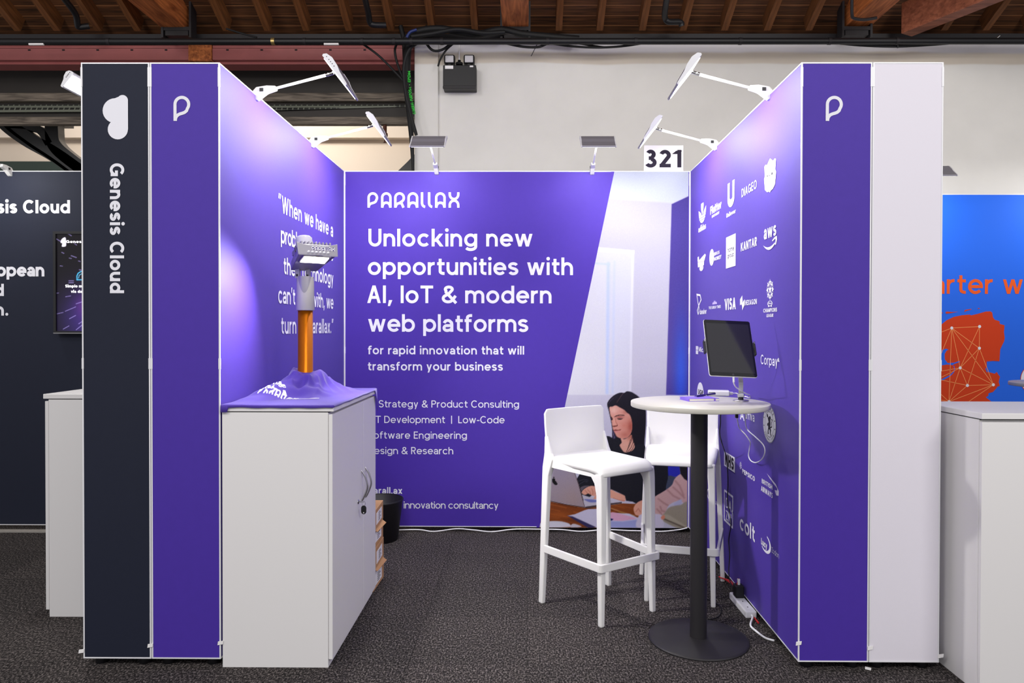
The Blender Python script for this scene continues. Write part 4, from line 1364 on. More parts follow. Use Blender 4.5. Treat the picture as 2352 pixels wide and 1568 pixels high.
rp(lion + ribbon([(0.58, 0.42), (0.70, 0.46), (0.68, 0.56), (0.72, 0.64), (0.66, 0.66)], 0.035), 1754, 1784, 932.5, 1017.5, M_DARKPRINT, 0.0004)
for txt, a0, a1, top in (('CHELSEA', 140, 40, True), ('FOOTBALL CLUB', 215, 325, False)):
    n = len(txt)
    for k, ch in enumerate(txt):
        if ch == ' ':
            continue
        a = math.radians(a0 + (a1 - a0) * (k + 0.5) / n)
        pol, wid = text_polys(ch, 0.2)
        up = Vector((math.cos(a), math.sin(a))) * (1 if top else -1)
        ri_ = Vector((up.y, -up.x))
        s_ = 0.085 if top else 0.06
        c = Vector((0.5 + 0.415 * math.cos(a), 0.5 + 0.415 * math.sin(a)))
        rp([[tuple(c + ri_ * ((p[0] - wid / 2) * s_) + up * ((p[1] - 0.5) * s_)) for p in q_] for q_ in pol], 1754, 1784, 932.5, 1017.5, M_DARKPRINT, 0.0004)
rp([circle(x, y, 0.03, 0.018, 10) for x, y in ((0.09, 0.64), (0.09, 0.42), (0.91, 0.64), (0.91, 0.42))], 1754, 1784, 932.5, 1017.5, M_DARKPRINT, 0.0004)
rp([[(0, 0), (1, 0), (1, 1), (0, 1)]], 1665, 1689.7, 1044, 1078.5)
rt('NHS', 1667, 1687.5, 1047.5, 1074.5, 0.24, M_DARKPRINT, lift=0.0004)
rp([[(0.5 - 0.5 * f_, y), (0.5 + 0.5 * f_, y + 0.1), (0.5 + 0.4 * f_, y + 0.02), (0.4, y - 0.06)] for y, f_ in ((0.85, 0.4), (0.68, 0.7), (0.5, 0.9), (0.32, 0.9), (0.14, 0.6))], 1699.5, 1706.3, 1060, 1080)
rt('PEPSICO', 1707, 1736, 1086.5, 1097.5, 0.24)
rt('BRITISH', 1751.8, 1776.6, 1107.5, 1118, 0.2)
rt('AIRWAYS', 1750.5, 1777, 1125, 1137, 0.2)
rp([[(0.0, 0.95), (0.35, 0.82), (0.75, 0.66), (0.97, 0.40), (0.96, 0.16), (0.78, 0.10), (0.66, 0.32), (0.86, 0.38), (0.84, 0.50), (0.55, 0.62), (0.25, 0.78)]], 1763, 1792, 1094, 1138, M_GREYPRINT)
g = Glyphs(0.07); g.stroke([(0.0, 0.97), (0.965, 0.97), (0.965, 0.56), (0.90, 0.50), (0.965, 0.44), (0.965, 0.03), (0.0, 0.03), (0.0, 0.97)])
rp([[(p.x, p.y) for p in q_] for q_ in g.q], 1666, 1686, 1133, 1207)
rt('DA', 1669.5, 1682, 1149, 1172, 0.15); rt('ZN', 1669.5, 1682, 1178, 1200, 0.15)
rt('@', 1626, 1640, 1122, 1150, 0.09); rt('un', 1643, 1654, 1150, 1162, 0.16)
rt('colt', 1702, 1736.5, 1196, 1232, 0.17)
rp([[(0.5 + 0.5 * math.cos(math.radians(a)), 0.5 + 0.5 * math.sin(math.radians(a))) for a in range(78, -141, -12)] + [(0.42 + 0.44 * math.cos(math.radians(a)), 0.54 + 0.42 * math.sin(math.radians(a))) for a in range(-130, 70, 12)]], 1750, 1774, 1230.5, 1272)
rt('Lucy', 1751.3, 1765, 1243, 1258, 0.24)
rt('Zodion', 1775.5, 1792.5, 1265.5, 1278, 0.09)
under(wallR, pr.build('logo_lettering'))

# --- navy back wall
pr = Print()
YG = YB + 0.004
line(pr, 'Genesis Cloud', -110, 161, 489.6, 30.5, YG, 0.215)
line(pr, 'European', -62, 102, 634.5, 30.5, YG, 0.21, track=-0.02)
line(pr, 'd', -12, 9, 679.5, 28, YG, 0.21)
line(pr, 'n.', -10, 19, 724.5, 29, YG, 0.21)
under(wallGB, pr.build('lettering'))

# --- blue back wall with the orange map
YBL = 5.80
pr = Print()
line(pr, 'arter w', 2141, 2349, 674.5, 46, YBL, 0.15, M_ORANGE)


def bl(pts):
    return [tuple(onY(x, y, YBL)) for x, y in pts]


def pix(pts, m, lift):
    a = onY(2100, 1000, YBL)
    pr.put([[(p.x - a.x, p.z - a.z) for p in (onY(x, y, YBL) for x, y in pts)]], frame((a.x, YBL, a.z), (1, 0, 0), (0, 0, 1)), m, lift)


def zz(pts):
    return [(2150 + x / 4.9, 680 + y / 4.9) for x, y in pts]


pix(zz([(-60, 430), (0, 370), (70, 310), (120, 270), (200, 232), (290, 214), (380, 206), (392, 216), (470, 198), (560, 172), (612, 170), (632, 184), (640, 235), (660, 265), (714, 280), (718, 312), (770, 326), (768, 370), (764, 400), (773, 470), (765, 510), (740, 560), (722, 600), (714, 732), (640, 728), (570, 735), (572, 800), (556, 812), (570, 852), (610, 858), (660, 872), (684, 852), (700, 880), (720, 905), (705, 965), (718, 1008), (690, 1018), (676, 1040), (640, 1078), (590, 1092), (588, 1120), (560, 1136), (600, 1168), (640, 1200), (640, 1290), (-60, 1290)]), M_RED, 0.00012)
M_SEA = M_BLUE
pix(zz([(-60, 700), (30, 640), (66, 606), (112, 590), (142, 602), (118, 612), (96, 650), (98, 710), (130, 752), (200, 748), (262, 728), (270, 740), (200, 764), (190, 776), (130, 768), (60, 778), (-60, 800)]), M_SEA, 0.0003)
pix(zz([(-60, 960), (70, 930), (150, 890), (196, 848), (206, 820), (196, 780), (206, 790), (212, 824), (200, 858), (160, 900), (90, 940), (-60, 985)]), M_SEA, 0.0003)
for isl in ([(104, 186), (120, 172), (180, 178), (250, 174), (180, 188), (120, 198)], [(318, 178), (324, 154), (402, 142), (392, 152), (340, 166)], [(466, 140), (480, 132), (494, 138), (480, 144)], [(20, 196), (70, 182), (76, 190), (30, 204)]):
    pix(zz(isl), M_RED, 0.00012)
nodes = dict(a=(176, 358), b=(489, 341), c=(487, 585), d=(271, 806), e=(352, 1004), f=(644, 996), g=(145, 1186), h=(-60, 450), i=(-40, 860), j=(0, 930), k=(-80, 980), l=(-40, 1150))
for u, v in ('ab', 'ac', 'bc', 'bd', 'ad', 'af', 'ag', 'cd', 'ce', 'cf', 'df', 'de', 'dg', 'ef', 'eg', 'fg', 'ah', 'ak', 'di', 'dk', 'je', 'gl', 'gk'):
    p0, p1 = Vector(nodes[u]), Vector(nodes[v])
    n_ = (p1 - p0).normalized(); s_ = Vector((-n_.y, n_.x)) * 3.2
    pix(zz([tuple(p0 + s_), tuple(p1 + s_), tuple(p1 - s_), tuple(p0 - s_)]), M_PEACH, 0.0005)
p0, p1 = Vector(nodes['f']), Vector((360, 1190)); n_ = (p1 - p0).normalized(); s_ = Vector((-n_.y, n_.x)) * 3.2
pix(zz([tuple(p0 + s_), tuple(p1 + s_), tuple(p1 - s_), tuple(p0 - s_)]), M_PEACH, 0.0005)
for k_ in 'abcdefg':
    pix(zz([(nodes[k_][0] + 17 * math.cos(a * PI / 10), nodes[k_][1] + 17 * math.sin(a * PI / 10)) for a in range(20)]), M_PRINT, 0.0012)
pix([(2378 + 34.5 * math.cos(a * PI / 22), 871 + 36 * math.sin(a * PI / 22)) for a in range(44)], M_RED, 0.00012)
pix([(2378 + 33 * math.cos(a * PI / 22), 871 + 34.5 * math.sin(a * PI / 22)) for a in range(44)], M_PRINT, 0.0003)
under(wallBl, pr.build('map_lettering'))

# --- printed photograph on the back wall: woman at a laptop, second person, wooden desk, bright room
PX0, PX1, PY0, PY1 = 1237.0, 1581.5, 394.0, 1211.0
pt = Painter(PX0, PY0, PX1, PY1, 1.45, (212, 210, 226))
yy = pt.Y
pt.C[:] = np.stack([np.interp(yy, [394, 470, 900, 1212], v) for v in ([222, 214, 210, 206], [226, 212, 208, 204], [242, 226, 224, 220])], -1)
pt.fill([(1380, 390), (1585, 390), (1585, 446), (1545, 466), (1400, 452)], (214, 222, 240), 3, False)
pt.fill([(1380, 455), (1545, 466), (1537, 905), (1330, 905)], (205, 203, 218), 2, False)
pt.fill([(1543, 468), (1590, 446), (1590, 905), (1532, 905)], (78, 64, 152), 1.0, False)
pt.blob(1566, 860, 16, 120, (52, 92, 220), 0.9, pt.mask([(1545, 640), (1590, 640), (1590, 905), (1534, 905)], 6, False))
pt.fill([(1368, 566), (1458, 574), (1452, 905), (1310, 905)], (222, 224, 236), 1.0, False)
pt.fill([(1366, 566), (1458, 574), (1458, 582), (1366, 576)], (236, 238, 246), 1.0, False)
pt.fill([(1366, 598), (1400, 602), (1396, 905), (1300, 905)], (226, 226, 234), 1.5, False)
pt.line([(1398, 604), (1396, 900)], 7, (196, 212, 244), 2.5, 0.9)
pt.line([(1412, 600), (1409, 900)], 5, (208, 218, 242), 2.0, 0.8)
pt.line([(1366, 603), (1400, 606)], 4, (196, 214, 244), 2.0, 0.8)
pt.line([(1454, 576), (1449, 900)], 5, (238, 238, 246), 1.0, 0.9)
pt.blob(1470, 900, 60, 200, (198, 194, 212), 0.35)
hz = lambda pts: [(1390 + x / 9.227, 880 + y / 9.227) for x, y in pts]
lz = lambda pts: [(1240 + x / 6.72, 1040 + y / 6.72) for x, y in pts]
HAIR, SWEAT = (37, 33, 48), (43, 43, 56)
# torso and far background behind the stools
pt.fill([(1372, 1012), (1400, 1000), (1430, 1020), (1475, 1030), (1520, 1046), (1540, 1072), (1540, 1110), (1520, 1150), (1478, 1160), (1440, 1140), (1400, 1110), (1340, 1150), (1318, 1120), (1332, 1090), (1350, 1060)], SWEAT, 0.8)
pt.fill([(1536, 1060), (1563, 1060), (1566, 1092), (1538, 1094)], (62, 66, 186), 0.8, False)
pt.fill([(1562, 1050), (1584, 1050), (1584, 1100), (1568, 1094)], (48, 42, 52), 0.8, False)
pt.fill([(1536, 1094), (1552, 1093), (1566, 1098), (1560, 1124), (1534, 1140)], (88, 96, 118), 0.8)
pt.fill([(1508, 1064), (1537, 1066), (1537, 1098), (1530, 1124), (1508, 1140)], SWEAT, 0.8, False)
# hair, face, neck
hm = pt.fill(hz([(60, 450), (80, 370), (150, 285), (250, 215), (350, 182), (420, 188), (480, 155), (570, 168), (650, 212), (720, 262), (800, 350), (860, 470), (885, 620), (880, 900), (860, 1180), (845, 1420), (780, 1560), (640, 1480), (420, 1480), (180, 1430), (170, 1150), (160, 900), (100, 600)]), HAIR, 0.8)
pt.blob(1413, 905, 7, 12, (58, 48, 62), 0.5, hm)
pt.line(hz([(90, 420), (120, 360), (190, 300)]), 1.2, (116, 104, 132), 0.8, 0.6)
pt.line(hz([(395, 200), (330, 290), (265, 390)]), 1.6, (112, 84, 84), 0.8, 0.75)
fm = pt.fill(hz([(108, 495), (170, 480), (240, 455), (330, 500), (420, 550), (475, 605), (535, 650), (572, 730), (592, 850), (590, 960), (560, 1060), (500, 1130), (420, 1158), (340, 1150), (268, 1115), (235, 1060), (190, 985), (172, 900), (150, 770), (120, 610)]), (226, 172, 158), 0.7)
pt.blob(*hz([(560, 900)])[0], 9, 17, (178, 98, 84), 0.75, fm)
pt.blob(*hz([(440, 1080)])[0], 12, 8, (190, 116, 102), 0.55, fm)
pt.blob(*hz([(200, 560)])[0], 9, 8, (242, 204, 190), 0.7, fm)
pt.blob(*hz([(430, 880)])[0], 8, 8, (216, 146, 130), 0.6, fm)
pt.blob(*hz([(440, 600)])[0], 6, 5, (190, 126, 110), 0.6, fm)
pt.blob(*hz([(225, 800)])[0], 4, 14, (238, 190, 174), 0.5, fm)
pt.fill(hz([(215, 695), (255, 668), (330, 652), (424, 660), (420, 672), (330, 668), (270, 682), (225, 700)]), (64, 40, 42), 0.5)
pt.blob(*hz([(330, 705)])[0], 9, 3.2, (168, 100, 92), 0.7, fm)
pt.fill(hz([(272, 738), (300, 728), (350, 735), (398, 728), (370, 748), (330, 756), (295, 750)]), (40, 28, 36), 0.5)
pt.fill(hz([(138, 690), (155, 700), (176, 735), (172, 765), (150, 765)]), (70, 44, 48), 0.5)
pt.line(hz([(238, 740), (242, 800), (268, 850), (282, 880)]), 1.4, (180, 112, 98), 0.9, 0.7)
pt.fill(hz([(176, 892), (230, 884), (268, 880), (276, 862), (282, 890), (240, 906), (196, 910)]), (128, 66, 62), 0.6)
pt.fill(hz([(196, 978), (240, 966), (290, 972), (356, 962), (330, 984), (262, 992), (214, 992)]), (142, 66, 66), 0.5)
pt.fill(hz([(206, 996), (262, 996), (330, 990), (310, 1020), (250, 1032), (220, 1018)]), (222, 160, 154), 0.6)
pt.fill(hz([(180, 1000), (200, 1000), (236, 1080), (250, 1140), (210, 1180), (182, 1160)]), (70, 62, 92), 1.0)
pt.line(hz([(186, 1010), (200, 1080), (214, 1150)]), 1.0, (172, 162, 200), 0.6, 0.8)
nm = pt.fill(hz([(352, 1150), (430, 1168), (520, 1120), (580, 1080), (610, 1200), (650, 1330), (600, 1410), (510, 1445), (430, 1448), (378, 1398), (326, 1300), (370, 1240)]), (226, 180, 164), 0.7)
pt.blob(*hz([(560, 1120)])[0], 10, 8, (176, 104, 88), 0.6, nm)
for pp in ([(600, 1050), (580, 1200), (520, 1340), (470, 1440)], [(630, 1080), (620, 1220), (570, 1350), (500, 1440)], [(660, 1150), (640, 1280), (600, 1380), (540, 1440)], [(560, 1180), (530, 1280), (500, 1380)]):
    pt.line(hz(pp), 1.1, (60, 40, 44), 0.7, 0.85)
pt.fill(hz([(180, 1180), (320, 1190), (350, 1300), (390, 1400), (430, 1450), (520, 1450), (620, 1400), (680, 1300), (860, 1300), (850, 1560), (300, 1520), (180, 1440)]), SWEAT, 0.8, within=1 - nm)
# desk
pt.fill(lz([(150, 745), (520, 812), (700, 840), (960, 820), (1300, 770), (1560, 780), (1560, 1150), (-30, 1150), (10, 1010), (100, 800)]), (152, 88, 40), 0.8, False)
dm = pt.mask(lz([(150, 745), (700, 840), (1300, 770), (1560, 780), (1560, 1150), (-30, 1150)]), 0.8, False)
rng = np.random.default_rng(5)
for k in range(46):
    y0 = 760 + rng.random() * 380; x0 = rng.random() * 1200 + 50; L_ = 120 + rng.random() * 380
    pt.line(lz([(x0, y0), (x0 + L_ * 0.5, y0 + L_ * 0.09 + rng.normal() * 6), (x0 + L_, y0 + L_ * 0.2)]), 0.8 + rng.random() * 1.6, [(92, 48, 22), (196, 124, 62), (120, 64, 28)][k % 3], 1.0, 0.55, dm)
pt.blob(*lz([(300, 960)])[0], 26, 9, (206, 128, 60), 0.45, dm)
pt.line(lz([(1120, 850), (1280, 905), (1480, 960)]), 1.6, (226, 206, 176), 1.0, 0.7)
pt.line(lz([(1240, 900), (1500, 1000)]), 3.0, (170, 130, 40), 1.2, 0.7)
# laptop
lm = pt.fill(lz([(240, 110), (500, 160), (522, 215), (612, 480), (705, 828), (560, 806), (172, 738), (190, 450)]), (176, 164, 174), 0.7, False)
pt.blob(*lz([(520, 700)])[0], 28, 26, (186, 166, 164), 0.6, lm)
pt.blob(*lz([(330, 260)])[0], 30, 26, (166, 158, 178), 0.6, lm)
pt.line(lz([(522, 215), (612, 480), (708, 830)]), 1.3, (110, 90, 92), 0.6)
pt.line(lz([(172, 740), (420, 792), (706, 834)]), 1.4, (70, 52, 50), 0.7)
pt.fill(lz([(200, 400), (225, 388), (246, 396), (250, 420), (266, 440), (284, 474), (268, 492), (244, 486), (222, 470), (204, 440)]), (24, 22, 28), 0.5)
pt.fill(lz([(217, 366), (232, 362), (232, 384), (220, 384)]), (24, 22, 28), 0.5)
pt.fill(lz([(262, 412), (280, 404), (284, 440), (268, 436)]), (176, 164, 174), 0.5)
pt.fill(lz([(664, 636), (760, 668), (900, 705), (1284, 730), (1284, 748), (1000, 782), (716, 826)]), (206, 202, 214), 0.7, False)
pt.fill(lz([(700, 708), (860, 716), (960, 740), (800, 756)]), (90, 100, 190), 1.0, alpha=0.6)
pt.fill(lz([(716, 824), (1000, 782), (1284, 748), (1284, 770), (1000, 812), (722, 850)]), (96, 82, 86), 0.7, False)
# arms and hands
pt.fill(lz([(712, 255), (800, 280), (972, 330), (972, 610), (900, 560), (780, 520), (672, 570), (640, 520), (604, 420), (640, 345)]), SWEAT, 0.8)
for pp in ([(640, 310), (700, 300), (770, 312)], [(604, 430), (690, 400), (760, 415)], [(620, 480), (700, 430), (750, 440)]):
    pt.line(lz(pp), 1.0, (120, 120, 136), 0.7, 0.7)
pt.fill(lz([(640, 530), (700, 500), (780, 500), (700, 540), (660, 580)]), (120, 112, 122), 0.8)
SK, SK2 = (228, 178, 160), (184, 116, 96)
h1 = pt.fill(lz([(660, 600), (700, 550), (770, 510), (830, 502), (890, 520), (925, 575), (880, 640), (850, 660), (800, 640), (760, 620), (720, 640), (680, 630)]), SK, 0.7)
for pp in ([(752, 560), (790, 600), (800, 640)], [(812, 540), (835, 590), (832, 640)], [(862, 530), (886, 570), (876, 620)], [(710, 570), (740, 600), (750, 624)]):
    pt.line(lz(pp), 1.1, SK2, 0.7, 0.8, h1)
h2 = pt.fill(lz([(845, 695), (900, 610), (950, 566), (1115, 562), (1200, 600), (1320, 645), (1342, 700), (1320, 742), (1250, 726), (1115, 690), (960, 700), (900, 700), (870, 706)]), SK, 0.7)
for pp in ([(900, 690), (940, 620), (990, 590)], [(940, 700), (975, 640), (1020, 612)], [(1150, 690), (1250, 722), (1330, 730)]):
    pt.line(lz(pp), 1.2, SK2, 0.7, 0.8, h2)
pt.fill(lz([(1130, 330), (1600, 260), (1620, 700), (1560, 760), (1350, 730), (1330, 650), (1200, 590), (1120, 555), (960, 560), (960, 330)]), SWEAT, 0.8, False)
# papers, notes
pt.fill(lz([(440, 965), (560, 940), (700, 880), (760, 862), (960, 850), (1110, 915), (1400, 930), (1560, 1005), (1560, 1150), (890, 1150)]), (214, 210, 230), 0.8, False)
pt.fill(lz([(440, 965), (520, 975), (880, 1138), (840, 1150), (760, 1150)]), (74, 68, 116), 0.9, False)
pt.fill(lz([(1112, 915), (1250, 930), (1500, 1000), (1400, 1025), (1260, 1042), (1110, 1020)]), (226, 184, 208), 1.0)
pt.fill(lz([(1112, 1045), (1300, 1050), (1560, 1015), (1560, 1150), (1112, 1150)]), (160, 168, 222), 2.0, False, 0.7)
pt.fill(lz([(1106, 1005), (1150, 1015), (1130, 1035), (1106, 1035)]), (40, 52, 120), 0.8)
pt.fill(lz([(20, 1080), (120, 1052), (320, 1050), (450, 1080), (486, 1110), (470, 1140), (20, 1145)]), (222, 220, 232), 1.0)
pt.fill(lz([(504, 1100), (560, 1092), (660, 1135), (500, 1145)]), (210, 206, 216), 1.0)
# second person at the edge
pk = pt.fill(lz([(1800, 660), (1900, 600), (1985, 545), (2060, 480), (2100, 390), (2190, 315), (2260, 370), (2300, 420), (2300, 760), (2200, 740), (2110, 740), (2010, 800), (1960, 900), (1900, 960), (1700, 960), (1600, 860), (1640, 780)]), (216, 184, 182), 0.9)
for pp in ([(2110, 420), (2180, 500), (2240, 640)], [(2080, 520), (2170, 600), (2250, 680)], [(1990, 560), (2080, 650), (2180, 700)], [(1850, 700), (1930, 760), (2000, 800)], [(1880, 820), (1900, 880), (1960, 900)], [(1830, 860), (1890, 920), (1900, 950)]):
    pt.line(lz(pp), 2.6, (168, 126, 126), 2.4, 0.6, pk)
pt.fill(lz([(2170, 150), (2300, 150), (2300, 420), (2250, 390), (2190, 310)]), (46, 40, 50), 0.9, False)
pt.fill(lz([(2090, 790), (2130, 740), (2200, 705), (2215, 745), (2190, 800), (2140, 830)]), (196, 196, 222), 1.5)
h3 = pt.fill(lz([(1466, 850), (1500, 780), (1560, 735), (1620, 735), (1640, 900), (1600, 960), (1540, 960), (1490, 940)]), SK, 0.9)
pt.line(lz([(1500, 900), (1540, 850), (1570, 900)]), 1.4, SK2, 1.0, 0.7, h3)
tr = pt.fill(lz([(1960, 900), (2020, 830), (2130, 800), (2200, 790), (2300, 760), (2300, 1150), (2150, 1150), (1900, 1020)]), (176, 168, 152), 1.5)
pt.line(lz([(1920, 1000), (2060, 1060), (2290, 1160)]), 2.5, (96, 82, 76), 1.6, 0.8)
pt.fill(lz([(1900, 960), (1990, 940), (2100, 1000), (2280, 1120), (2300, 1150), (2200, 1100), (2000, 1020)]), (204, 196, 178), 1.5, alpha=0.6)
pt.fill(lz([(1530, 1000), (1580, 940), (1700, 930), (1880, 940), (1920, 1010), (1900, 1150), (1530, 1150)]), (218, 212, 230), 1.4)
pt.fill(lz([(1890, 980), (1940, 950), (1950, 1000), (1910, 1020)]), (226, 160, 136), 1.2)
pt.C *= np.interp(pt.Y, [394, 520, 900], [0.74, 0.85, 0.95])[..., None]  # print colour darkened towards its top to offset the nearby lamps' light
pt.C = 255 * np.clip(pt.C / 255, 0, 1) ** (1.0 + 0.35 * np.clip((pt.Y - 850) / 120, 0, 1))[..., None]
pt.C += pt.rng.normal(0, 1.3, pt.X.shape)[..., None]
_o = onY(PX0, PY0, YB); _ox = onY(PX1, PY0, YB); _oz = onY(PX0, PY1, YB)


def on_back(px, py):
    return np.stack([_o.x + (_ox.x - _o.x) * (px - PX0) / (PX1 - PX0), np.full(px.shape, YB - 0.0004), _o.z + (_oz.z - _o.z) * (py - PY0) / (PY1 - PY0)], -1)


def in_print(X, Y):
    return X >= 1408.5 + (Y - 393) * (1238.5 - 1411) / (1212 - 393)


under(wallB, pt.mesh('printed_photograph', on_back, M_PHOTO, wallB, in_print))

pr = Print()
dx_ = (1238.5 - 1411) / (1212 - 393)
pr.put([[(p.x - _o.x, p.z - _o.z) for p in (onY(1411, 394, YB), onY(1411 + dx_ * 817, 1211, YB), onY(1404 + dx_ * 817, 1211, YB), onY(1404, 394, YB))]], frame((_o.x, YB, _o.z), (1, 0, 0), (0, 0, 1)), M_PURPLE, 0.00075)
under(wallB, pr.build('picture_edge'))

# --- television on the navy wall
TX0, TX1 = xat(123, YG - 0.05, 650), xat(262, YG - 0.05, 650)
tz1, tz0 = zat(531, YG - 0.05, 150), zat(766, YG - 0.05, 150)
tv = thing('television', 'portrait black television hung on the dark navy wall', 'television', ((TX0 + TX1) / 2, YG - 0.03, (tz0 + tz1) / 2))
bw = 0.018
mb = MB(); yf = YG - 0.055
mb.box((TX0, yf + 0.012, tz0), (TX1, YG - 0.003, tz1), M_BLACK, bev=0.004)
under(tv, mb.build('back_case', M_BLACK))
mb = MB()
for a, b in (((TX0, tz0), (TX1, tz0 + bw)), ((TX0, tz1 - bw), (TX1, tz1)), ((TX0, tz0 + bw), (TX0 + bw, tz1 - bw)), ((TX1 - bw, tz0 + bw), (TX1, tz1 - bw))):
    mb.box((a[0], yf, a[1]), (b[0], yf + 0.014, b[1]), M_BLACK)
under(tv, mb.build('bezel', M_BLACK))
mb = MB(); mb.box((TX0, yf - 0.001, tz0 + 0.0012), (TX1, yf + 0.006, tz0 + 0.006)); under(tv, mb.build('trim_strip', M_STEEL))
tp = Painter(128, 536, 257, 762, 1.2, (22, 20, 24))
tp.blob(205, 730, 62, 66, (66, 48, 128), 0.95); tp.blob(196, 705, 22, 26, (120, 52, 150), 0.7); tp.blob(205, 730, 70, 72, (44, 36, 88), 0.3)
tz_ = lambda pts: [(100 + x / 5.23, 500 + y / 5.23) for x, y in pts]
for a, b, w_ in (((282, 184), (332, 216), 1.0), ((146, 250), (200, 282), 0.8), ((215, 415), (242, 428), 0.8), ((328, 455), (390, 478), 1.0), ((305, 484), (332, 490), 0.8), ((415, 518), (438, 526), 0.8), ((195, 578), (225, 582), 0.7), ((425, 624), (455, 632), 1.0), ((260, 950), (320, 940), 0.8), ((385, 1035), (455, 1012), 0.9), ((158, 1155), (230, 1140), 0.7), ((255, 1125), (380, 1072), 0.8), ((305, 1215), (378, 1176), 1.0), ((230, 1340), (298, 1302), 0.9), ((385, 1348), (470, 1280), 1.0), ((415, 1276), (470, 1240), 1.0), ((150, 908), (175, 905), 0.6), ((370, 310), (395, 328), 0.7), ((300, 758), (355, 758), 1.2), ((300, 781), (355, 781), 1.2)):
    tp.line(tz_([a, b]), w_ + 0.4, (168, 152, 226), 0.7, 0.85)
for seg in ([(398, 745), (396, 700), (410, 668), (440, 648), (480, 640), (520, 660)], [(398, 745), (560, 745)]):
    tp.line(tz_(seg), 2.4, (80, 190, 240), 0.8, 0.95)
tp.line(tz_([(415, 725), (425, 690), (455, 672)]), 1.6, (120, 210, 250), 0.8, 0.9)
tp.fill(tz_([(204, 280), (225, 248), (262, 240), (268, 330), (250, 346), (218, 344), (222, 308), (206, 300)]), (240, 234, 255), 0.7)
ys_ = yf + 0.010
c0, c1, c2 = onY(128, 536, ys_), onY(257, 536, ys_), onY(128, 762, ys_)
X0_, X1_, Zt_, Zb_ = TX0 + bw * 0.8, TX1 - bw * 0.8, tz1 - bw * 0.8, tz0 + bw * 0.8
scr = under(tv, tp.mesh('screen', lambda px, py: np.stack([X0_ + (X1_ - X0_) * (px - 128) / 129, np.full(px.shape, ys_), Zt_ + (Zb_ - Zt_) * (py - 536) / 226], -1), M_TVIMAGE, tv))
pr = Print()
line(pr, 'Genesis Cloud', 152, 232, 557.8, 6.4, ys_, 0.24, M_SCRTXT)
line(pr, 'Simple management', 150, 236, 660, 6.6, ys_, 0.26, M_SCRTXT)
line(pr, 'via dashboard', 163, 224, 672.3, 6.6, ys_, 0.26, M_SCRTXT)
pr.build('lettering', scr)


# ---------------------------------------------------------------- arm lights clipped to the tops of the display walls
def arm_light(label, loc, rz, tilt=0.0, watts=LAMP_W, hs=1.0):
    t = thing('arm_light', label, 'display light', loc, rz, 'arm lights on the display walls')
    pts = [(-0.014, -0.028), (-0.016, 0.016), (0.0, 0.034), (0.05, 0.042), (0.092, 0.040), (0.096, 0.022), (0.05, 0.006), (0.006, -0.028)]
    mb = MB(); mb.prism([Vector((x, -0.015, z)) for x, z in pts], (0, 0.030, 0), bev=0.006); c = mb.build('clamp', M_WPLASTIC, t)
    mb = MB(); mb.box((0.018, -0.0172, 0.012), (0.036, 0.0172, 0.028), bev=0.001); mb.build('switch', M_BLACK, c)
    mb = MB(); mb.tube([(0.088, 0, 0.031), (0.345, 0, 0.098)], 0.0065, n=10); mb.build('arm', M_WPLASTIC, t)
    mb = MB(); mb.tube([(0.325, 0, 0.093), (0.362, 0, 0.104)], 0.008, n=10); mb.build('swivel', M_CHROME, t)
    c0 = Vector((0.362, 0, 0.108))
    TM = Matrix.Translation(c0) @ Matrix.Rotation(-tilt, 4, 'Y') @ Matrix.Translation(-c0)
    A_, B_ = Vector((0.340, 0, 0.143)), Vector((0.446, 0, 0.008))
    B_ = A_ + (B_ - A_) * hs
    d = (B_ - A_).normalized(); n = Vector((d.z, 0, -d.x))
    if n.x > 0: n = -n
    prof = [(0.0, 0.0), (1.0, 0.0), (1.015, 0.004), (0.98, 0.010), (0.62, 0.016), (0.45, 0.025), (0.2, 0.029), (0.03, 0.020), (-0.02, 0.008)]
    P = [A_ + (B_ - A_) * u - n * w for u, w in prof]
    hw = 0.112
    mb = MB(); mb.prism([p + Vector((0, -hw + 0.006, 0)) for p in P], (0, 2 * hw - 0.012, 0), M=TM); h = mb.build('head', M_SILVER, t)
    for s_ in (-1, 1):
        y0 = -hw if s_ < 0 else hw - 0.007
        K = [A_ + (B_ - A_) * u - n * (w + (0.002 if w > 0.012 else 0)) for u, w in prof]
        mb = MB(); mb.prism([p + Vector((0, y0, 0)) for p in K], (0, 0.007, 0), bev=0.0012, M=TM)
        cap = mb.build('end_cap', M_WPLASTIC2, h)
        mb = MB()
        for u in (0.1, 0.2, 0.27, 0.34, 0.42):
            c_ = A_ + (B_ - A_) * u - n * 0.013
            yy = y0 - 0.0006 if s_ < 0 else y0 + 0.0070
            mb.box((c_.x - 0.002, yy, c_.z - 0.002), (c_.x + 0.002, yy + 0.0006, c_.z + 0.002), M=TM)
        mb.build('vent_hole', M_BLACKMETAL, cap)
    a, b = A_ + d * 0.012 + n * 0.001, B_ - d * 0.008 + n * 0.001
    mb = MB(); mb.prism([a + Vector((0, -hw + 0.010, 0)), a + Vector((0, hw - 0.010, 0)), b + Vector((0, hw - 0.010, 0)), b + Vector((0, -hw + 0.010, 0))], n * 0.002, M=TM)
    mb.build('led_panel', M_LED, t)
    c_ = (a + b) / 2 + n * 0.012
    area('lamp_light', TM @ c_, TM @ c_ + (TM.to_3x3() @ n) + Vector((0, 0, -0.45)), 0.2, 0.12, watts, (1, 0.985, 0.965), t)
    return t


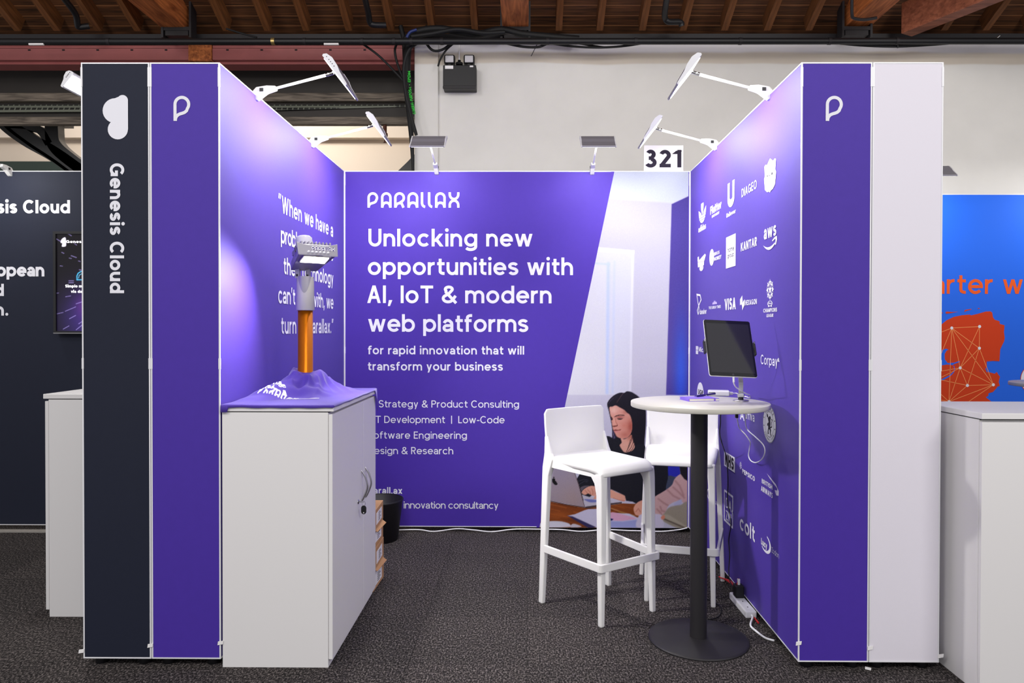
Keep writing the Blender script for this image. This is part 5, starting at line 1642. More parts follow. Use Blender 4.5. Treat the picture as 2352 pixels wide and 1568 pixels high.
TOPZ = ZT + 0.0
y1 = onX(590, 205, XL1).y; y2 = onX(717, 320, XL1).y; y3 = onX(1766, 200, XR0).y; y4 = onX(1645, 320, XR0).y
lamp = arm_light('white arm light over the quotation wall, nearer to the aisle', (XL1, y1, TOPZ), 0)
lampb = None
dup(lamp, (XL1, y2, TOPZ), 0, 'white arm light over the quotation wall, nearer to the back wall')
dup(lamp, (XR0, y3, TOPZ), PI, 'white arm light over the logo wall, nearer to the aisle')
dup(lamp, (XR0, y4, TOPZ), PI, 'white arm light over the logo wall above the number sign')
lampb = arm_light('silver backed arm light on the back wall in front of the white pier', (xat(1003, YB, 380), YB, TOPZ), -PI / 2, math.radians(20), LAMP_B)
dup(lampb, (xat(1360, YB, 380), YB, TOPZ), -PI / 2, 'silver backed arm light on the back wall beside the number sign')
arm_light('glaring arm light sticking out past the navy column, its lit face towards the aisle', (XG0 - 0.03, 3.60, TOPZ + 0.005), PI, 0.0, LAMP_W, 0.52)
dup(lampb, (xat(22, YB, 380), YB + 0.004, TOPZ - 0.012), -PI / 2, 'arm light clipped on the navy back wall, only its white clamp in view')
dup(lampb, (3.075, 5.80, TOPZ), -PI / 2, 'arm light over the blue map wall, peeping past the pale grey column')
dup(lampb, (4.35, 5.80, TOPZ), -PI / 2, 'arm light over the far end of the blue map wall')
dup(lampb, (-4.7, YB + 0.004, TOPZ - 0.012), -PI / 2, 'arm light at the far end of the navy back wall')

# number sign standing on the back wall
sx0, sx1 = xat(1479.5, YB, 360), xat(1570, YB, 360); sz0, sz1 = ZT, zat(333, YB)
t = thing('number_sign', 'white square sign with the dark number 321 standing on the back wall', 'sign', ((sx0 + sx1) / 2, YB + 0.01, sz0))
mb = MB(); mb.box((sx0, YB + 0.008, sz0), (sx1, YB + 0.013, sz1), bev=0.0006); b_ = under(t, mb.build('board', M_LABEL))
pr = Print(); line(pr, '321', 1482, 1567.5, 384.5, 40.5, YB + 0.008, 0.21, M_DARKPRINT); under(t, pr.build('lettering'))


# ---------------------------------------------------------------- cupboards
def cupboard(label, loc, rz, w=0.844, d=0.46, h=1.066, lid=0.027, handles=(), split=0.0, group='white stand cupboards'):
    t = thing('cupboard', label, 'cupboard', loc, rz, group)
    hw, hd = w / 2, d / 2
    mb = MB(); mb.box((-hw, -hd + 0.018, 0.0), (hw, hd, h), bev=0.0015); mb.build('body', M_LAMINATE, t)
    mb = MB(); mb.box((-hw - 0.004, -hd - 0.006, h + 0.004), (hw + 0.004, hd, h + lid), bev=0.002); mb.build('worktop', M_LAMINATE, t)
    mb = MB(); mb.box((-hw + 0.003, -hd + 0.016, h - 0.002), (hw - 0.003, hd - 0.003, h + 0.004)); mb.build('shadow_gap', M_DARKGAP, t)
    for a, b, hx in ((-hw + 0.001, split - 0.0015, handles[0] if handles else None), (split + 0.0015, hw - 0.001, handles[1] if handles else None)):
        mb = MB(); mb.box((a, -hd, 0.035), (b, -hd + 0.0165, h - 0.008), bev=0.0012); dr = mb.build('door', M_LAMINATE, t)
        if hx is not None:
            P = [(hx, -hd + 0.002, 0.572), (hx, -hd - 0.008, 0.585), (hx, -hd - 0.026, 0.628), (hx, -hd - 0.028, 0.655), (hx, -hd - 0.018, 0.69), (hx, -hd - 0.006, 0.712), (hx, -hd + 0.002, 0.722)]
            MB().tube(smooth_path(P, 6), [0.0045] * 37, n=8).build('handle', M_STEEL, dr)
    return t


CX = (-1.273 - 0.813) / 2 + 0.002
cup = cupboard('white cupboard with a purple cloth on top beside the quotation wall', (CX, 3.382, 0), PI / 2, handles=(0.100, 0.182), split=0.14)
hx = -0.813 + 0.002
# lock, key and its tag hang on the door
zk = onX(822, 1152, hx).z; yk = onX(822, 1152, hx).y
t = thing('door_key', 'key with an oval black tag in the lock of the white cupboard', 'key', (hx, yk, zk))
M_ = Matrix.Translation((0, 0, 0)) @ Matrix.Rotation(PI / 2, 4, 'Y')
mb = MB(); mb.lathe([(0.0, 0.004), (0.011, 0.004), (0.012, 0.0), (0.0, 0.0)], (0, 0, 0), n=18, M=M_); mb.build('lock_plate', M_CHROME, t)
mb = MB(); mb.box((0.002, -0.001, -0.004), (0.03, 0.001, 0.004)); mb.build('key_blade', M_CHROME, t)
mb = MB(); mb.tube([(0.028 + 0.008 * math.cos(a * PI / 6), 0.0, -0.008 + 0.012 * math.sin(a * PI / 6)) for a in range(13)], 0.001, n=6); mb.build('ring', M_CHROME, t)
mb = MB(); g_ = circle(0.0, -0.047, 0.0125, 0.0125, 10, 180, 360) + circle(0.0, -0.03, 0.0125, 0.0125, 10, 0, 180)
mb.prism([Vector((0.028 + x, -0.002, z)) for x, z in g_], (0, 0.004, 0), bev=0.0008); mb.build('tag', M_BLACK, t)
mb = MB(); mb.lathe([(0, 0.0005), (0.003, 0.0005), (0.003, 0)], (0, 0, 0), n=10, M=Matrix.Translation((0.028, -0.0022, -0.052)) @ Matrix.Rotation(PI / 2, 4, 'X')); mb.build('rivet', M_LABEL, t)
cupboard('white cupboard beside the navy column, partly hidden behind it', (-2.36 + 0.23, 3.473 + 0.422, 0), -PI / 2, handles=(-0.182, -0.100), split=-0.14)
cupboard('white cupboard at the edge of the picture in front of the map wall', (1.755 + 0.422, 2.765 + 0.23, 0), 0, handles=(-0.06, 0.06))

# ---------------------------------------------------------------- cloth over the cupboard
LIDZ = 1.066 + 0.027
SLX, SLY = -1.06, 3.40


def cloth_h(x, y):
    """height of the cloth above the worktop: a tent pulled up round the post, with sharp pleats"""
    dx, dy = x - SLX, y - SLY
    r = math.hypot(dx, dy)
    an = math.degrees(math.atan2(dy, dx))
    bell = lambda c, w: math.exp(-((((an - c + 180) % 360) - 180) / w) ** 2)
    R = 0.185 + 0.15 * bell(48, 30) + 0.22 * bell(-122, 20) + 0.03 * bell(-60, 14) - 0.02 * bell(-88, 12)
    t = min(1.0, max(0.0, (r - 0.030) / (R - 0.030)))
    z = 0.112 * (1 - t) ** 1.45
    z += 0.030 * math.exp(-((t - 0.18) / 0.16) ** 2) * (bell(170, 50) + 0.6 * bell(20, 40))
    # pleats
    k = (an / 360 * 11 + 2.2 * r / 0.2) % 1.0
    tri = abs(k - 0.5) * 2
    env = math.exp(-((t - 0.45) / 0.30) ** 2) * (1 - t) * min(1.0, t / 0.22) ** 2
    z += 0.016 * math.exp(-((r - 0.062 - 0.012 * bell(20, 60)) / 0.017) ** 2)
    z += 0.030 * env * (tri ** 2 - 0.4)
    k2 = (an / 360 * 5 - 1.5 * r / 0.2 + 0.3) % 1.0
    z += 0.020 * env * ((abs(k2 - 0.5) * 2) ** 3 - 0.3)
    # one long roll sweeping across the front of the bunch
    u = (x + 1.26) / 0.36
    if 0 < u < 1:
        yc = 3.17 + 0.15 * u ** 0.8
        z += 0.020 * math.sin(PI * u) * math.exp(-((y - yc) / 0.022) ** 2)
    z += 0.0022 * math.sin(13 * x + 7 * y) * math.sin(9 * y - 3 * x)
    return max(z, 0.0) + 0.004


def build_cloth():
    x0, x1, y0, y1 = -1.2735, -0.806, 2.953, 3.806
    nx, ny = 84, 140
    vs, fs = [], []
    for j in range(ny + 1):
        for i in range(nx + 1):
            x = x0 + (x1 - x0) * i / nx; y = y0 + (y1 - y0) * j / ny
            # keep the far side bare behind the post where the cloth is bunched up
            z = cloth_h(x, y)
            ed = min(x - x0, x1 - x, y - y0)
            if ed < 0.012:
                z = z * (0.6 + 0.4 * ed / 0.012)
            vs.append((x, y, LIDZ + z))
    # rolled front and side hem
    for j in range(ny):
        for i in range(nx):
            a = j * (nx + 1) + i
            c_ = vs[a]
            if math.hypot(c_[0] + 0.003 - SLX, c_[1] + 0.003 - SLY) < 0.029:
                continue        # the hole round the post
            fs.append((a, a + 1, a + nx + 2, a + nx + 1))
    m_ = MB(); m_.add(vs, fs, None, True)
    o = len(m_.v)
    # short overhang along the front, aisle side and a longer corner at the far end
    fr = [i for i in range(nx + 1)] + [j * (nx + 1) + nx for j in range(1, ny + 1)]
    low = []
    for k, i in enumerate(fr):
        v = vs[i]
        if k <= nx:
            dx, dy = (0, -0.004); drop = 0.010 + 0.001 * math.sin(k * 0.3)
            if k < 6: drop = 0.03
        else:
            tt = (k - nx) / ny
            dx, dy = (0.005, 0.0); drop = 0.008 + 0.001 * math.sin(k * 0.21) + (0.11 * max(0, (tt - 0.93) / 0.07) if tt > 0.93 else 0)
        low.append((v[0] + dx, v[1] + dy, v[2] - drop))
    m_.add([vs[i] for i in fr] + low, [(k, k + 1, len(fr) + k + 1, len(fr) + k) for k in range(len(fr) - 1)], None, True)
    return m_


cl = thing('draped_cloth', 'purple jersey cloth draped on the white cupboard and bunched around the amber post', 'cloth', (CX, 3.38, LIDZ))
co = under(cl, build_cloth().build('fabric', M_CLOTH, None, True))
sd = co.modifiers.new('thickness', 'SOLIDIFY'); sd.thickness = 0.002; sd.offset = 1
pr = Print()
ca, cb = onZ(578, 921, LIDZ), onZ(730, 919, LIDZ)
lp2, lw2 = logo_polys(0.2)
shapes = scaled(lp2, 0.06, 0.05, 0.62 / lw2, 0.34)
rn = random.Random(11)
for k in range(12):
    cx_, cy_ = rn.uniform(0.05, 0.72), rn.uniform(0.3, 0.8)
    an = rn.uniform(0, PI); l_, w_ = rn.uniform(0.02, 0.06), rn.uniform(0.02, 0.06)
    shapes.append([(cx_ + l_ * math.cos(an + b) * (1 if k_ % 2 else 0.45), cy_ + w_ * 2 * math.sin(an + b)) for k_, b in enumerate((0, 0.8, 1.6, 2.6, 3.4, 4.4, 5.4))])
for k in range(16):
    shapes.append([(0.62 + k * 0.024, 0.06 + 0.02 * k), (0.636 + k * 0.024, 0.06 + 0.02 * k), (0.64 + k * 0.024, 0.16 + 0.022 * k), (0.624 + k * 0.024, 0.18 + 0.022 * k)])


def on_cloth(x, y, lift=0.0):
    X = ca.x + (cb.x - ca.x) * x; Y = ca.y + 0.015 + y * 0.12
    return Vector((X, Y, LIDZ + cloth_h(X, Y) + 0.0034 + lift))


pr.put(shapes, on_cloth, M_PRINT)
under(cl, pr.build('printed_lettering'))

# ---------------------------------------------------------------- street light on its amber post
slt = thing('street_light', 'silver street light head on an amber post standing on the white cupboard', 'street light', (SLX, SLY, LIDZ))
zs = lambda y: zat(y, SLY, 690) - LIDZ
mb = MB(); mb.lathe([(0.0, 0.006), (0.06, 0.006), (0.06, 0.012), (0.035, 0.016), (0.0345, zs(712) + 0.004), (0, zs(712) + 0.004)], (0, 0, 0), n=40); mb.build('post', M_AMBER, slt)
s0, s1 = zs(713), zs(636)
mb = MB(); mb.lathe([(0.0, s0), (0.040, s0), (0.042, s0 + 0.003), (0.0395, s1 - 0.01), (0.038, s1), (0.0, s1)], (0, 0, 0), n=40)
sl = mb.build('sleeve', mat('grey white sleeve', (186, 184, 181), 0.5), slt)
# raised tongue on the front of the sleeve
mb = MB(); n_ = 14; vs = []
for k in range(n_ + 1):
    a = math.radians(-125 + 90 * k / n_); u = (k / n_ - 0.5) * 2
    for zz_ in (s1 + 0.002, s1 - 0.075 * (1 - u * u) - 0.002):
        vs.append((0.0415 * math.cos(a), 0.0415 * math.sin(a), zz_))
mb.add(vs, [(2 * k, 2 * k + 2, 2 * k + 3, 2 * k + 1) for k in range(n_)], None, True); mb.build('tongue', M_SILVER, sl)
F_ = Vector((0.115, -0.165, 0.058)).normalized()
Xh = Vector((-F_.y, F_.x, 0)).normalized(); Yh = -F_; Zh = Xh.cross(Yh)
ob = onY(700, 620, SLY + 0.005)
O_ = Vector((ob.x - SLX, ob.y - SLY, ob.z - LIDZ))
H = Matrix(((Xh.x, Yh.x, Zh.x, O_.x), (Xh.y, Yh.y, Zh.y, O_.y), (Xh.z, Yh.z, Zh.z, O_.z), (0, 0, 0, 1)))
LEN = 0.20
mb = MB()   # housing: tapers towards the post end
v = [(-0.062, 0.015, 0.0), (0.062, 0.015, 0.0), (0.088, -LEN, 0.0), (-0.088, -LEN, 0.0), (-0.058, 0.012, 0.045), (0.058, 0.012, 0.045), (0.084, -LEN, 0.052), (-0.084, -LEN, 0.052)]
mb.poly([Vector(p) for p in v], [(0, 3, 2, 1), (4, 5, 6, 7), (0, 1, 5, 4), (1, 2, 6, 5), (2, 3, 7, 6), (3, 0, 4, 7)], None, 0.004, 2, H); hb = mb.build('housing', M_SILVER, slt)
mb = MB()   # front fascia with a dished top edge
top = [(x, 0.057 - 0.017 * math.cos(x / 0.095 * PI / 2)) for x in [0.095 - 0.19 * k / 16 for k in range(17)]]
g_ = [(-0.091, -0.004), (0.091, -0.004)] + top
mb.prism([Vector((x, -LEN - 0.006, z)) for x, z in g_], (0, 0.007, 0), None, 0.0012, H); fa = mb.build('fascia', M_SILVER, slt)
for k in range(9):
    x = -0.066 + 0.0165 * k
    mb = MB(); mb.box((x - 0.0035, -LEN + 0.008, 0.046), (x + 0.0035, -0.05, 0.068), None, 0.001, 1, H); mb.build('cooling_fin', M_SILVER, hb)
mb = MB(); mb.box((-0.064, -LEN + 0.010, -0.005), (0.064, -LEN + 0.094, 0.002), None, 0.001, 1, H); lf = mb.build('lens_frame', M_STEEL, slt)
mb = MB(); mb.box((-0.056, -LEN + 0.018, -0.0075), (0.056, -LEN + 0.084, -0.002), None, 0, 1, H); mb.build('led_panel', M_STREETLED, slt)
for k in range(6):
    x = -0.045 + 0.018 * k
    mb = MB(); mb.lathe([(0.0, 0.008), (0.005, 0.007), (0.0065, 0.0)], (0, 0, 0), n=10, M=H @ Matrix.Translation((x, -LEN - 0.006, 0.009)) @ Matrix.Rotation(PI / 2, 4, 'X')); mb.build('bump', M_WPLASTIC2, fa)
mb = MB(); mb.lathe([(0.039, 0.0), (0.039, 0.060), (0.035, 0.068), (0.0, 0.069)], (0, 0, 0), n=32, M=H @ Matrix.Translation((-0.030, -0.115, 0.048))); mb.build('sensor_dome', M_CLEAR, slt)
mb = MB(); mb.box((-0.0785, -0.155, 0.012), (-0.072, -0.125, 0.036), None, 0.001, 1, H); la = mb.build('latch', M_CHROME, slt)
mb = MB(); mb.tube([H @ Vector(p) for p in smooth_path([(-0.078, -0.152, 0.036), (-0.08, -0.15, 0.055), (-0.08, -0.14, 0.062), (-0.08, -0.13, 0.055), (-0.078, -0.128, 0.036)], 4)], 0.0015, n=6); mb.build('latch_wire', M_BLACKMETAL, la)
for x in (-0.032, 0.018):
    mb = MB(); a = H @ Vector((x, 0.0, 0.012)); mb.box((a.x - 0.010, a.y - 0.012, s1 - 0.006), (a.x + 0.010, a.y + 0.012, a.z)); mb.build('yoke', M_SILVER, slt)
    mb = MB(); mb.box((a.x - 0.0045, a.y - 0.0135, s1 + 0.002), (a.x + 0.0045, a.y - 0.010, s1 + 0.012)); mb.build('bolt', M_DARKGAP, slt)
pr = Print()
ws = 0.106
fnf = lambda x, y, lift=0.0: H @ Vector((-0.028 + x * ws / lw, -LEN - 0.0064 - lift, 0.021 + y * 0.0175))
lpB, _ = logo_polys(0.42)
pr.put(lpB, fnf, mat('dark purple outline print', (52, 34, 104), 0.6), 0.0)
lpA, _ = logo_polys(0.15)
pr.put(lpA, fnf, M_PRINT, 0.0004)
pr.build('lettering', fa)
lc = H @ Vector((0, -LEN + 0.051, -0.016)); ln = H.to_3x3() @ Vector((0, 0, -1))
# street optics throw the light out to both sides of the head
lx = H.to_3x3() @ Vector((1, 0, 0))
area('street_light_beam', lc, lc + ln * 0.62 + lx * 0.78, 0.10, 0.06, 17.0, (1, 0.97, 0.93), slt, spread=110)
area('street_light_beam', lc, lc + ln * 0.62 - lx * 0.78, 0.10, 0.06, 7.5, (1, 0.97, 0.93), slt, spread=112)

# ---------------------------------------------------------------- high table
TX_, TYY, TZ = 0.783, 3.256, 1.085


def poseur_table(label, loc, r=0.309):
    t = thing('poseur_table', label, 'table', loc, 0, 'round high tables')
    mb = MB(); mb.lathe([(0.0, TZ - 0.022), (r - 0.0015, TZ - 0.022), (r, TZ - 0.020), (r, TZ - 0.002), (r - 0.0015, TZ), (0, TZ)], n=96); mb.build('tabletop', M_TABLETOP, t)
    mb = MB(); mb.lathe([(0.038, 0.012), (0.038, TZ - 0.03), (0.038, TZ - 0.022)], n=40); mb.build('column', M_BLACKMETAL, t)
    mb = MB(); mb.lathe([(0.12, TZ - 0.028), (0.12, TZ - 0.0225), (0.0, TZ - 0.0225)], n=32); mb.build('top_plate', M_BLACKMETAL, t)
    mb = MB(); mb.lathe([(0.0, 0.014), (0.05, 0.014), (0.215, 0.010), (0.225, 0.006), (0.226, 0.0), (0, 0)], n=96); mb.build('base', M_BLACKMETAL, t)
    return t


poseur_table('round white high table on a black column with a tablet on it', (TX_, TYY, 0))
poseur_table('white high table in front of the blue map wall, only its rim in view', (3.08 + 0.309, 4.5, 0))

# ---------------------------------------------------------------- bar stools
def prism4(b, t, m_):
    m_.add([Vector(p) for p in b] + [Vector(p) for p in t], [(0, 1, 2, 3), (7, 6, 5, 4), (0, 4, 5, 1), (1, 5, 6, 2), (2, 6, 7, 3), (3, 7, 4, 0)])
    return m_


def bar_stool(label, loc, rz):
    t = thing('bar_stool', label, 'bar stool', loc, rz, 'white bar stools at the high table')
    SZ = 0.760
    # seat: a dished slab with a rolled front edge
    nx, ny = 28, 34
    top, bot = [], []
    for j in range(ny + 1):
        v = j / ny
        y = -0.215 + 0.425 * v
        hwid = 0.200 - 0.024 * v
        for i in range(nx + 1):
            u = -1 + 2 * i / nx
            x = hwid * u
            z = SZ - 0.008 * (1 - u * u) * math.sin(PI * min(1, v * 1.1))
            if v > 0.84:
                z -= 0.045 * ((v - 0.84) / 0.16) ** 2.2
            e_ = max(0, abs(u) - 0.9) / 0.1
            z -= 0.010 * e_ * e_
            top.append((x, y, z))
            cr = max(0, abs(u) - 0.80) / 0.20 * max(0, v - 0.86) / 0.14
            top[-1] = (x * (1 - 0.02 * cr), y - 0.012 * cr * cr, z)
            bot.append((x * 0.985 * (1 - 0.02 * cr), y - 0.004 - 0.012 * cr * cr, min(z - 0.003, SZ - 0.036 - (0.014 * max(0, v - 0.8) / 0.2))))
    n1 = len(top)
    q_ = []
    for j in range(ny):
        for i in range(nx):
            a = j * (nx + 1) + i
            q_ += [(a, a + 1, a + nx + 2, a + nx + 1), (n1 + a + nx + 1, n1 + a + nx + 2, n1 + a + 1, n1 + a)]
    rim = [i for i in range(nx + 1)] + [j * (nx + 1) + nx for j in range(1, ny + 1)] + [ny * (nx + 1) + i for i in range(nx - 1, -1, -1)] + [j * (nx + 1) for j in range(ny - 1, 0, -1)]
    for k in range(len(rim)):
        a, b = rim[k], rim[(k + 1) % len(rim)]
        q_.append((a, n1 + a, n1 + b, b))
    mb = MB(); mb.add(top + bot, q_, None, True); so = mb.build('seat', M_WPLASTIC, t)
    # backrest
    nx, nz = 26, 22
    fr, bk = [], []
    for j in range(nz + 1):
        v = j / nz
        for i in range(nx + 1):
            u = -1 + 2 * i / nx
            zt = 1.000 - (0.020 * (max(0, abs(u) - 0.90) / 0.10) ** 2.2)
            z = 0.728 + (zt - 0.728) * v
            hwid = 0.197 + 0.003 * v
            y = -0.188 - 0.014 * (1 - (1 - v) ** 2) - 0.014 * v - 0.016 * (1 - u * u)
            if v < 0.16:
                y += 0.028 * ((0.16 - v) / 0.16) ** 2
            fr.append((hwid * u, y, z)); bk.append((hwid * u * 0.99, y - (0.017 if v < 0.97 else 0.011), z - (0.002 if v > 0.97 else 0)))
    n1 = len(fr); q_ = []
    for j in range(nz):
        for i in range(nx):
            a = j * (nx + 1) + i
            q_ += [(a + 1, a, a + nx + 1, a + nx + 2), (n1 + a, n1 + a + 1, n1 + a + nx + 2, n1 + a + nx + 1)]
    rim = [i for i in range(nx + 1)] + [j * (nx + 1) + nx for j in range(1, nz + 1)] + [nz * (nx + 1) + i for i in range(nx - 1, -1, -1)] + [j * (nx + 1) for j in range(nz - 1, 0, -1)]
    for k in range(len(rim)):
        a, b = rim[k], rim[(k + 1) % len(rim)]
        q_.append((n1 + a, a, b, n1 + b))
    mb = MB(); mb.add(fr + bk, q_, None, True); bo = mb.build('backrest', M_WPLASTIC, t)
    bv = bo.modifiers.new('soft_edges', 'BEVEL'); bv.width = 0.005; bv.segments = 3; bv.limit_method = 'ANGLE'; bv.angle_limit = math.radians(50)
    for s_ in (-1, 1):
        def loft(secs):
            """tapering leg through rectangles (cx, cy, z, width, depth)"""
            vs, fs = [], []
            for cx, cy, z, a, b in secs:
                vs += [(s_ * cx - a / 2, cy - b / 2, z), (s_ * cx + a / 2, cy - b / 2, z), (s_ * cx + a / 2, cy + b / 2, z), (s_ * cx - a / 2, cy + b / 2, z)]
            for k in range(len(secs) - 1):
                fs += [(4 * k + c, 4 * k + (c + 1) % 4, 4 * k + 4 + (c + 1) % 4, 4 * k + 4 + c) for c in range(4)]
            e_ = 4 * (len(secs) - 1)
            fs += [(3, 2, 1, 0), (e_, e_ + 1, e_ + 2, e_ + 3)]
            m_ = MB(); m_.add(vs, fs)
            o_ = m_.build('leg', M_WPLASTIC, t)
            b_ = o_.modifiers.new('soft_edges', 'BEVEL'); b_.width = 0.006; b_.segments = 2; b_.limit_method = 'ANGLE'; b_.angle_limit = math.radians(40)
        loft([(0.168, 0.198, 0, 0.024, 0.026), (0.158, 0.186, 0.62, 0.036, 0.042), (0.156, 0.178, 0.675, 0.040, 0.056), (0.155, 0.164, 0.705, 0.042, 0.080), (0.154, 0.150, 0.728, 0.042, 0.100)])
        loft([(0.226, -0.205, 0, 0.024, 0.032), (0.198, -0.200, 0.66, 0.030, 0.052), (0.194, -0.196, 0.70, 0.030, 0.066), (0.190, -0.188, 0.745, 0.028, 0.074), (0.191, -0.196, 0.775, 0.022, 0.052), (0.193, -0.213, 0.86, 0.012, 0.022)])
        mb = MB(); prism4([(s_ * 0.158, 0.15, 0.704), (s_ * 0.174, 0.15, 0.704), (s_ * 0.198, -0.18, 0.704), (s_ * 0.182, -0.18, 0.704)], [(s_ * 0.158, 0.15, 0.738), (s_ * 0.174, 0.15, 0.738), (s_ * 0.198, -0.18, 0.738), (s_ * 0.182, -0.18, 0.738)], mb)
        mb.build('side_rail', M_WPLASTIC, t)
    # footrest band round the front, ending at the rear legs
    path = [(-0.222, -0.19), (-0.190, 0.195)] + [(-0.178 - 0.0 + 0.014 * math.cos(math.radians(a)), 0.205 + 0.014 * math.sin(math.radians(a))) for a in (180, 150, 120, 95)] + [(0.178 + 0.014 * math.cos(math.radians(a)), 0.205 + 0.014 * math.sin(math.radians(a))) for a in (85, 60, 30, 0)] + [(0.190, 0.195), (0.222, -0.19)]
    g = Glyphs(0.014); g.stroke(path)
    mb = MB()
    L_, R_ = [], []
    for q4 in g.q:
        L_.append(q4[3]); R_.append(q4[0])
    L_.append(g.q[-1][2]); R_.append(g.q[-1][1])
    vs, fs = [], []
    for a, b in zip(L_, R_):
        vs += [(a.x, a.y, 0.266), (b.x, b.y, 0.266), (b.x, b.y, 0.304), (a.x, a.y, 0.304)]
    for k in range(len(L_) - 1):
        o_ = 4 * k
        for c in range(4):
            fs.append((o_ + c, o_ + (c + 1) % 4, o_ + 4 + (c + 1) % 4, o_ + 4 + c))
    fs += [(0, 1, 2, 3), tuple(4 * (len(L_) - 1) + c for c in (3, 2, 1, 0))]
    mb.add(vs, fs); fo = mb.build('footrest', M_WPLASTIC, t)
    b2 = fo.modifiers.new('soft_edges', 'BEVEL'); b2.width = 0.003; b2.segments = 2; b2.limit_method = 'ANGLE'; b2.angle_limit = math.radians(50)
    return t


stool = bar_stool('white plastic bar stool turned sideways in front of the printed photograph', (0.379, 3.641, 0), math.radians(-145.5))
dup(stool, (0.833, 3.866, 0), math.radians(166.4), 'white plastic bar stool tucked behind the black table column')

# ---------------------------------------------------------------- things on the high table
Mt = Matrix.Rotation(0.076, 4, 'Z') @ Matrix.Rotation(-0.489, 4, 'X') @ Matrix.Rotation(0.049, 4, 'Y')
tc_ = Vector((0.904, 3.195, 1.332))
stand = thing('tablet_stand', 'small metal tablet stand with side grips on the white high table', 'tablet stand', (0.985, 3.30, TZ))
tab_ = thing('tablet', 'dark tablet with a silver edge gripped in the metal stand', 'tablet', tc_)
MT = Mt.to_4x4()
w2, h2 = 0.1075, 0.1405


def rrect(w, h, r, n=6):
    out = []
    for cx, cz, a0 in ((w - r, h - r, 0), (-w + r, h - r, 90), (-w + r, -h + r, 180), (w - r, -h + r, 270)):
        out += [(cx + r * math.cos(math.radians(a0 + 90 * k / n)), cz + r * math.sin(math.radians(a0 + 90 * k / n))) for k in range(n + 1)]
    return out


mb = MB(); mb.prism([Vector((x, 0, z)) for x, z in rrect(w2, h2, 0.010)], (0, 0.007, 0), None, 0.0015, MT); bd = mb.build('case', M_ALU, tab_)
mb = MB(); mb.prism([Vector((x, -0.0012, z)) for x, z in rrect(w2 - 0.0012, h2 - 0.0012, 0.009)], (0, 0.003, 0), None, 0, MT); mb.build('bezel', M_SCREEN, tab_)
mb = MB(); mb.prism([Vector((x, -0.0016, z)) for x, z in rrect(w2 - 0.010, h2 - 0.018, 0.002, 2)], (0, 0.001, 0), None, 0, MT); mb.build('screen', mat('switched off display', (34, 33, 38), 0.09, spec=0.6), tab_)
mb = MB(); mb.lathe([(0.0055, 0.0), (0.0048, 0.0006), (0, 0.0006)], (0, 0, 0), n=20, M=MT @ Matrix.Translation((0, -0.0012, -h2 + 0.009)) @ Matrix.Rotation(PI / 2, 4, 'X')); mb.build('home_button', M_BLACKMETAL, tab_)
so_ = Vector(stand.location)
Tl = Matrix.Translation(tc_ - so_) @ MT
mb = MB(); mb.box((-w2 - 0.006, 0.0085, -0.012), (w2 + 0.008, 0.016, 0.012), None, 0.002, 2, Tl); mb.build('cross_bar', M_BLACK, stand)
for s_ in (-1, 1):
    mb = MB(); mb.box((s_ * (w2 + 0.0015), -0.006, -0.03), (s_ * (w2 + 0.010), 0.016, 0.034), None, 0.003, 2, Tl); mb.build('grip', M_BLACK, stand)
    mb = MB(); mb.box((s_ * (w2 + 0.003), -0.008, 0.024), (s_ * (w2 + 0.009), -0.002, 0.036), None, 0.001, 2, Tl); mb.build('grip_tip', M_CHROME, stand)
mb = MB(); mb.lathe([(0, 0.006), (0.032, 0.006), (0.036, 0.003), (0.036, 0.0), (0, 0)], n=40); mb.build('base_plate', M_STEEL, stand)
mb = MB(); mb.lathe([(0.012, 0.006), (0.012, 0.016), (0.0, 0.016)], n=24); mb.build('pivot', M_BLACK, stand)
mb = MB(); mb.box((-0.0145, -0.010, 0.016), (0.0145, 0.010, 0.036), None, 0.004, 3); mb.build('hinge', M_CHROME, stand)
bk_ = Tl @ Vector((0.01, 0.016, 0.0))
mb = MB(); P = smooth_path([(0, 0, 0.034), (0, 0.004, 0.10), (bk_.x * 0.5, bk_.y + 0.03, bk_.z - 0.06), (bk_.x, bk_.y + 0.012, bk_.z - 0.01), bk_], 5)
vs, fs = [], []
for p in P:
    vs += [(p[0] - 0.010, p[1] - 0.002, p[2]), (p[0] + 0.010, p[1] - 0.002, p[2]), (p[0] + 0.010, p[1] + 0.002, p[2]), (p[0] - 0.010, p[1] + 0.002, p[2])]
for k in range(len(P) - 1):
    for c in range(4):
        fs.append((4 * k + c, 4 * k + (c + 1) % 4, 4 * k + 4 + (c + 1) % 4, 4 * k + 4 + c))
mb.add(vs, fs); mb.build('post', M_STEEL, stand)

# charger, notebook, pen
a = onZ(1655, 910, TZ)
ch = thing('power_adapter', 'white square power adapter lying between the notebook and the tablet stand', 'power adapter', (a.x, a.y + 0.035, TZ), math.radians(-12))
mb = MB(); mb.box((-0.052, -0.036, 0), (0.052, 0.036, 0.027), None, 0.007, 4); mb.build('case', M_WPLASTIC2, ch)
mb = MB(); mb.box((0.052, -0.008, 0.006), (0.068, 0.008, 0.020), None, 0.002, 2); mb.build('plug', M_WPLASTIC2, ch)
n0, n1_, n2, n3 = onZ(1583, 922, TZ), onZ(1652, 921, TZ), onZ(1641, 905, TZ + 0.013), onZ(1577, 904, TZ + 0.013)
ang = math.atan2(n1_.y - n0.y, n1_.x - n0.x); W_ = (n1_ - n0).length; D_ = 0.105
nb = thing('notebook', 'lilac hardback notebook with an elastic band on the white high table', 'notebook', (n0.x, n0.y, TZ), ang)
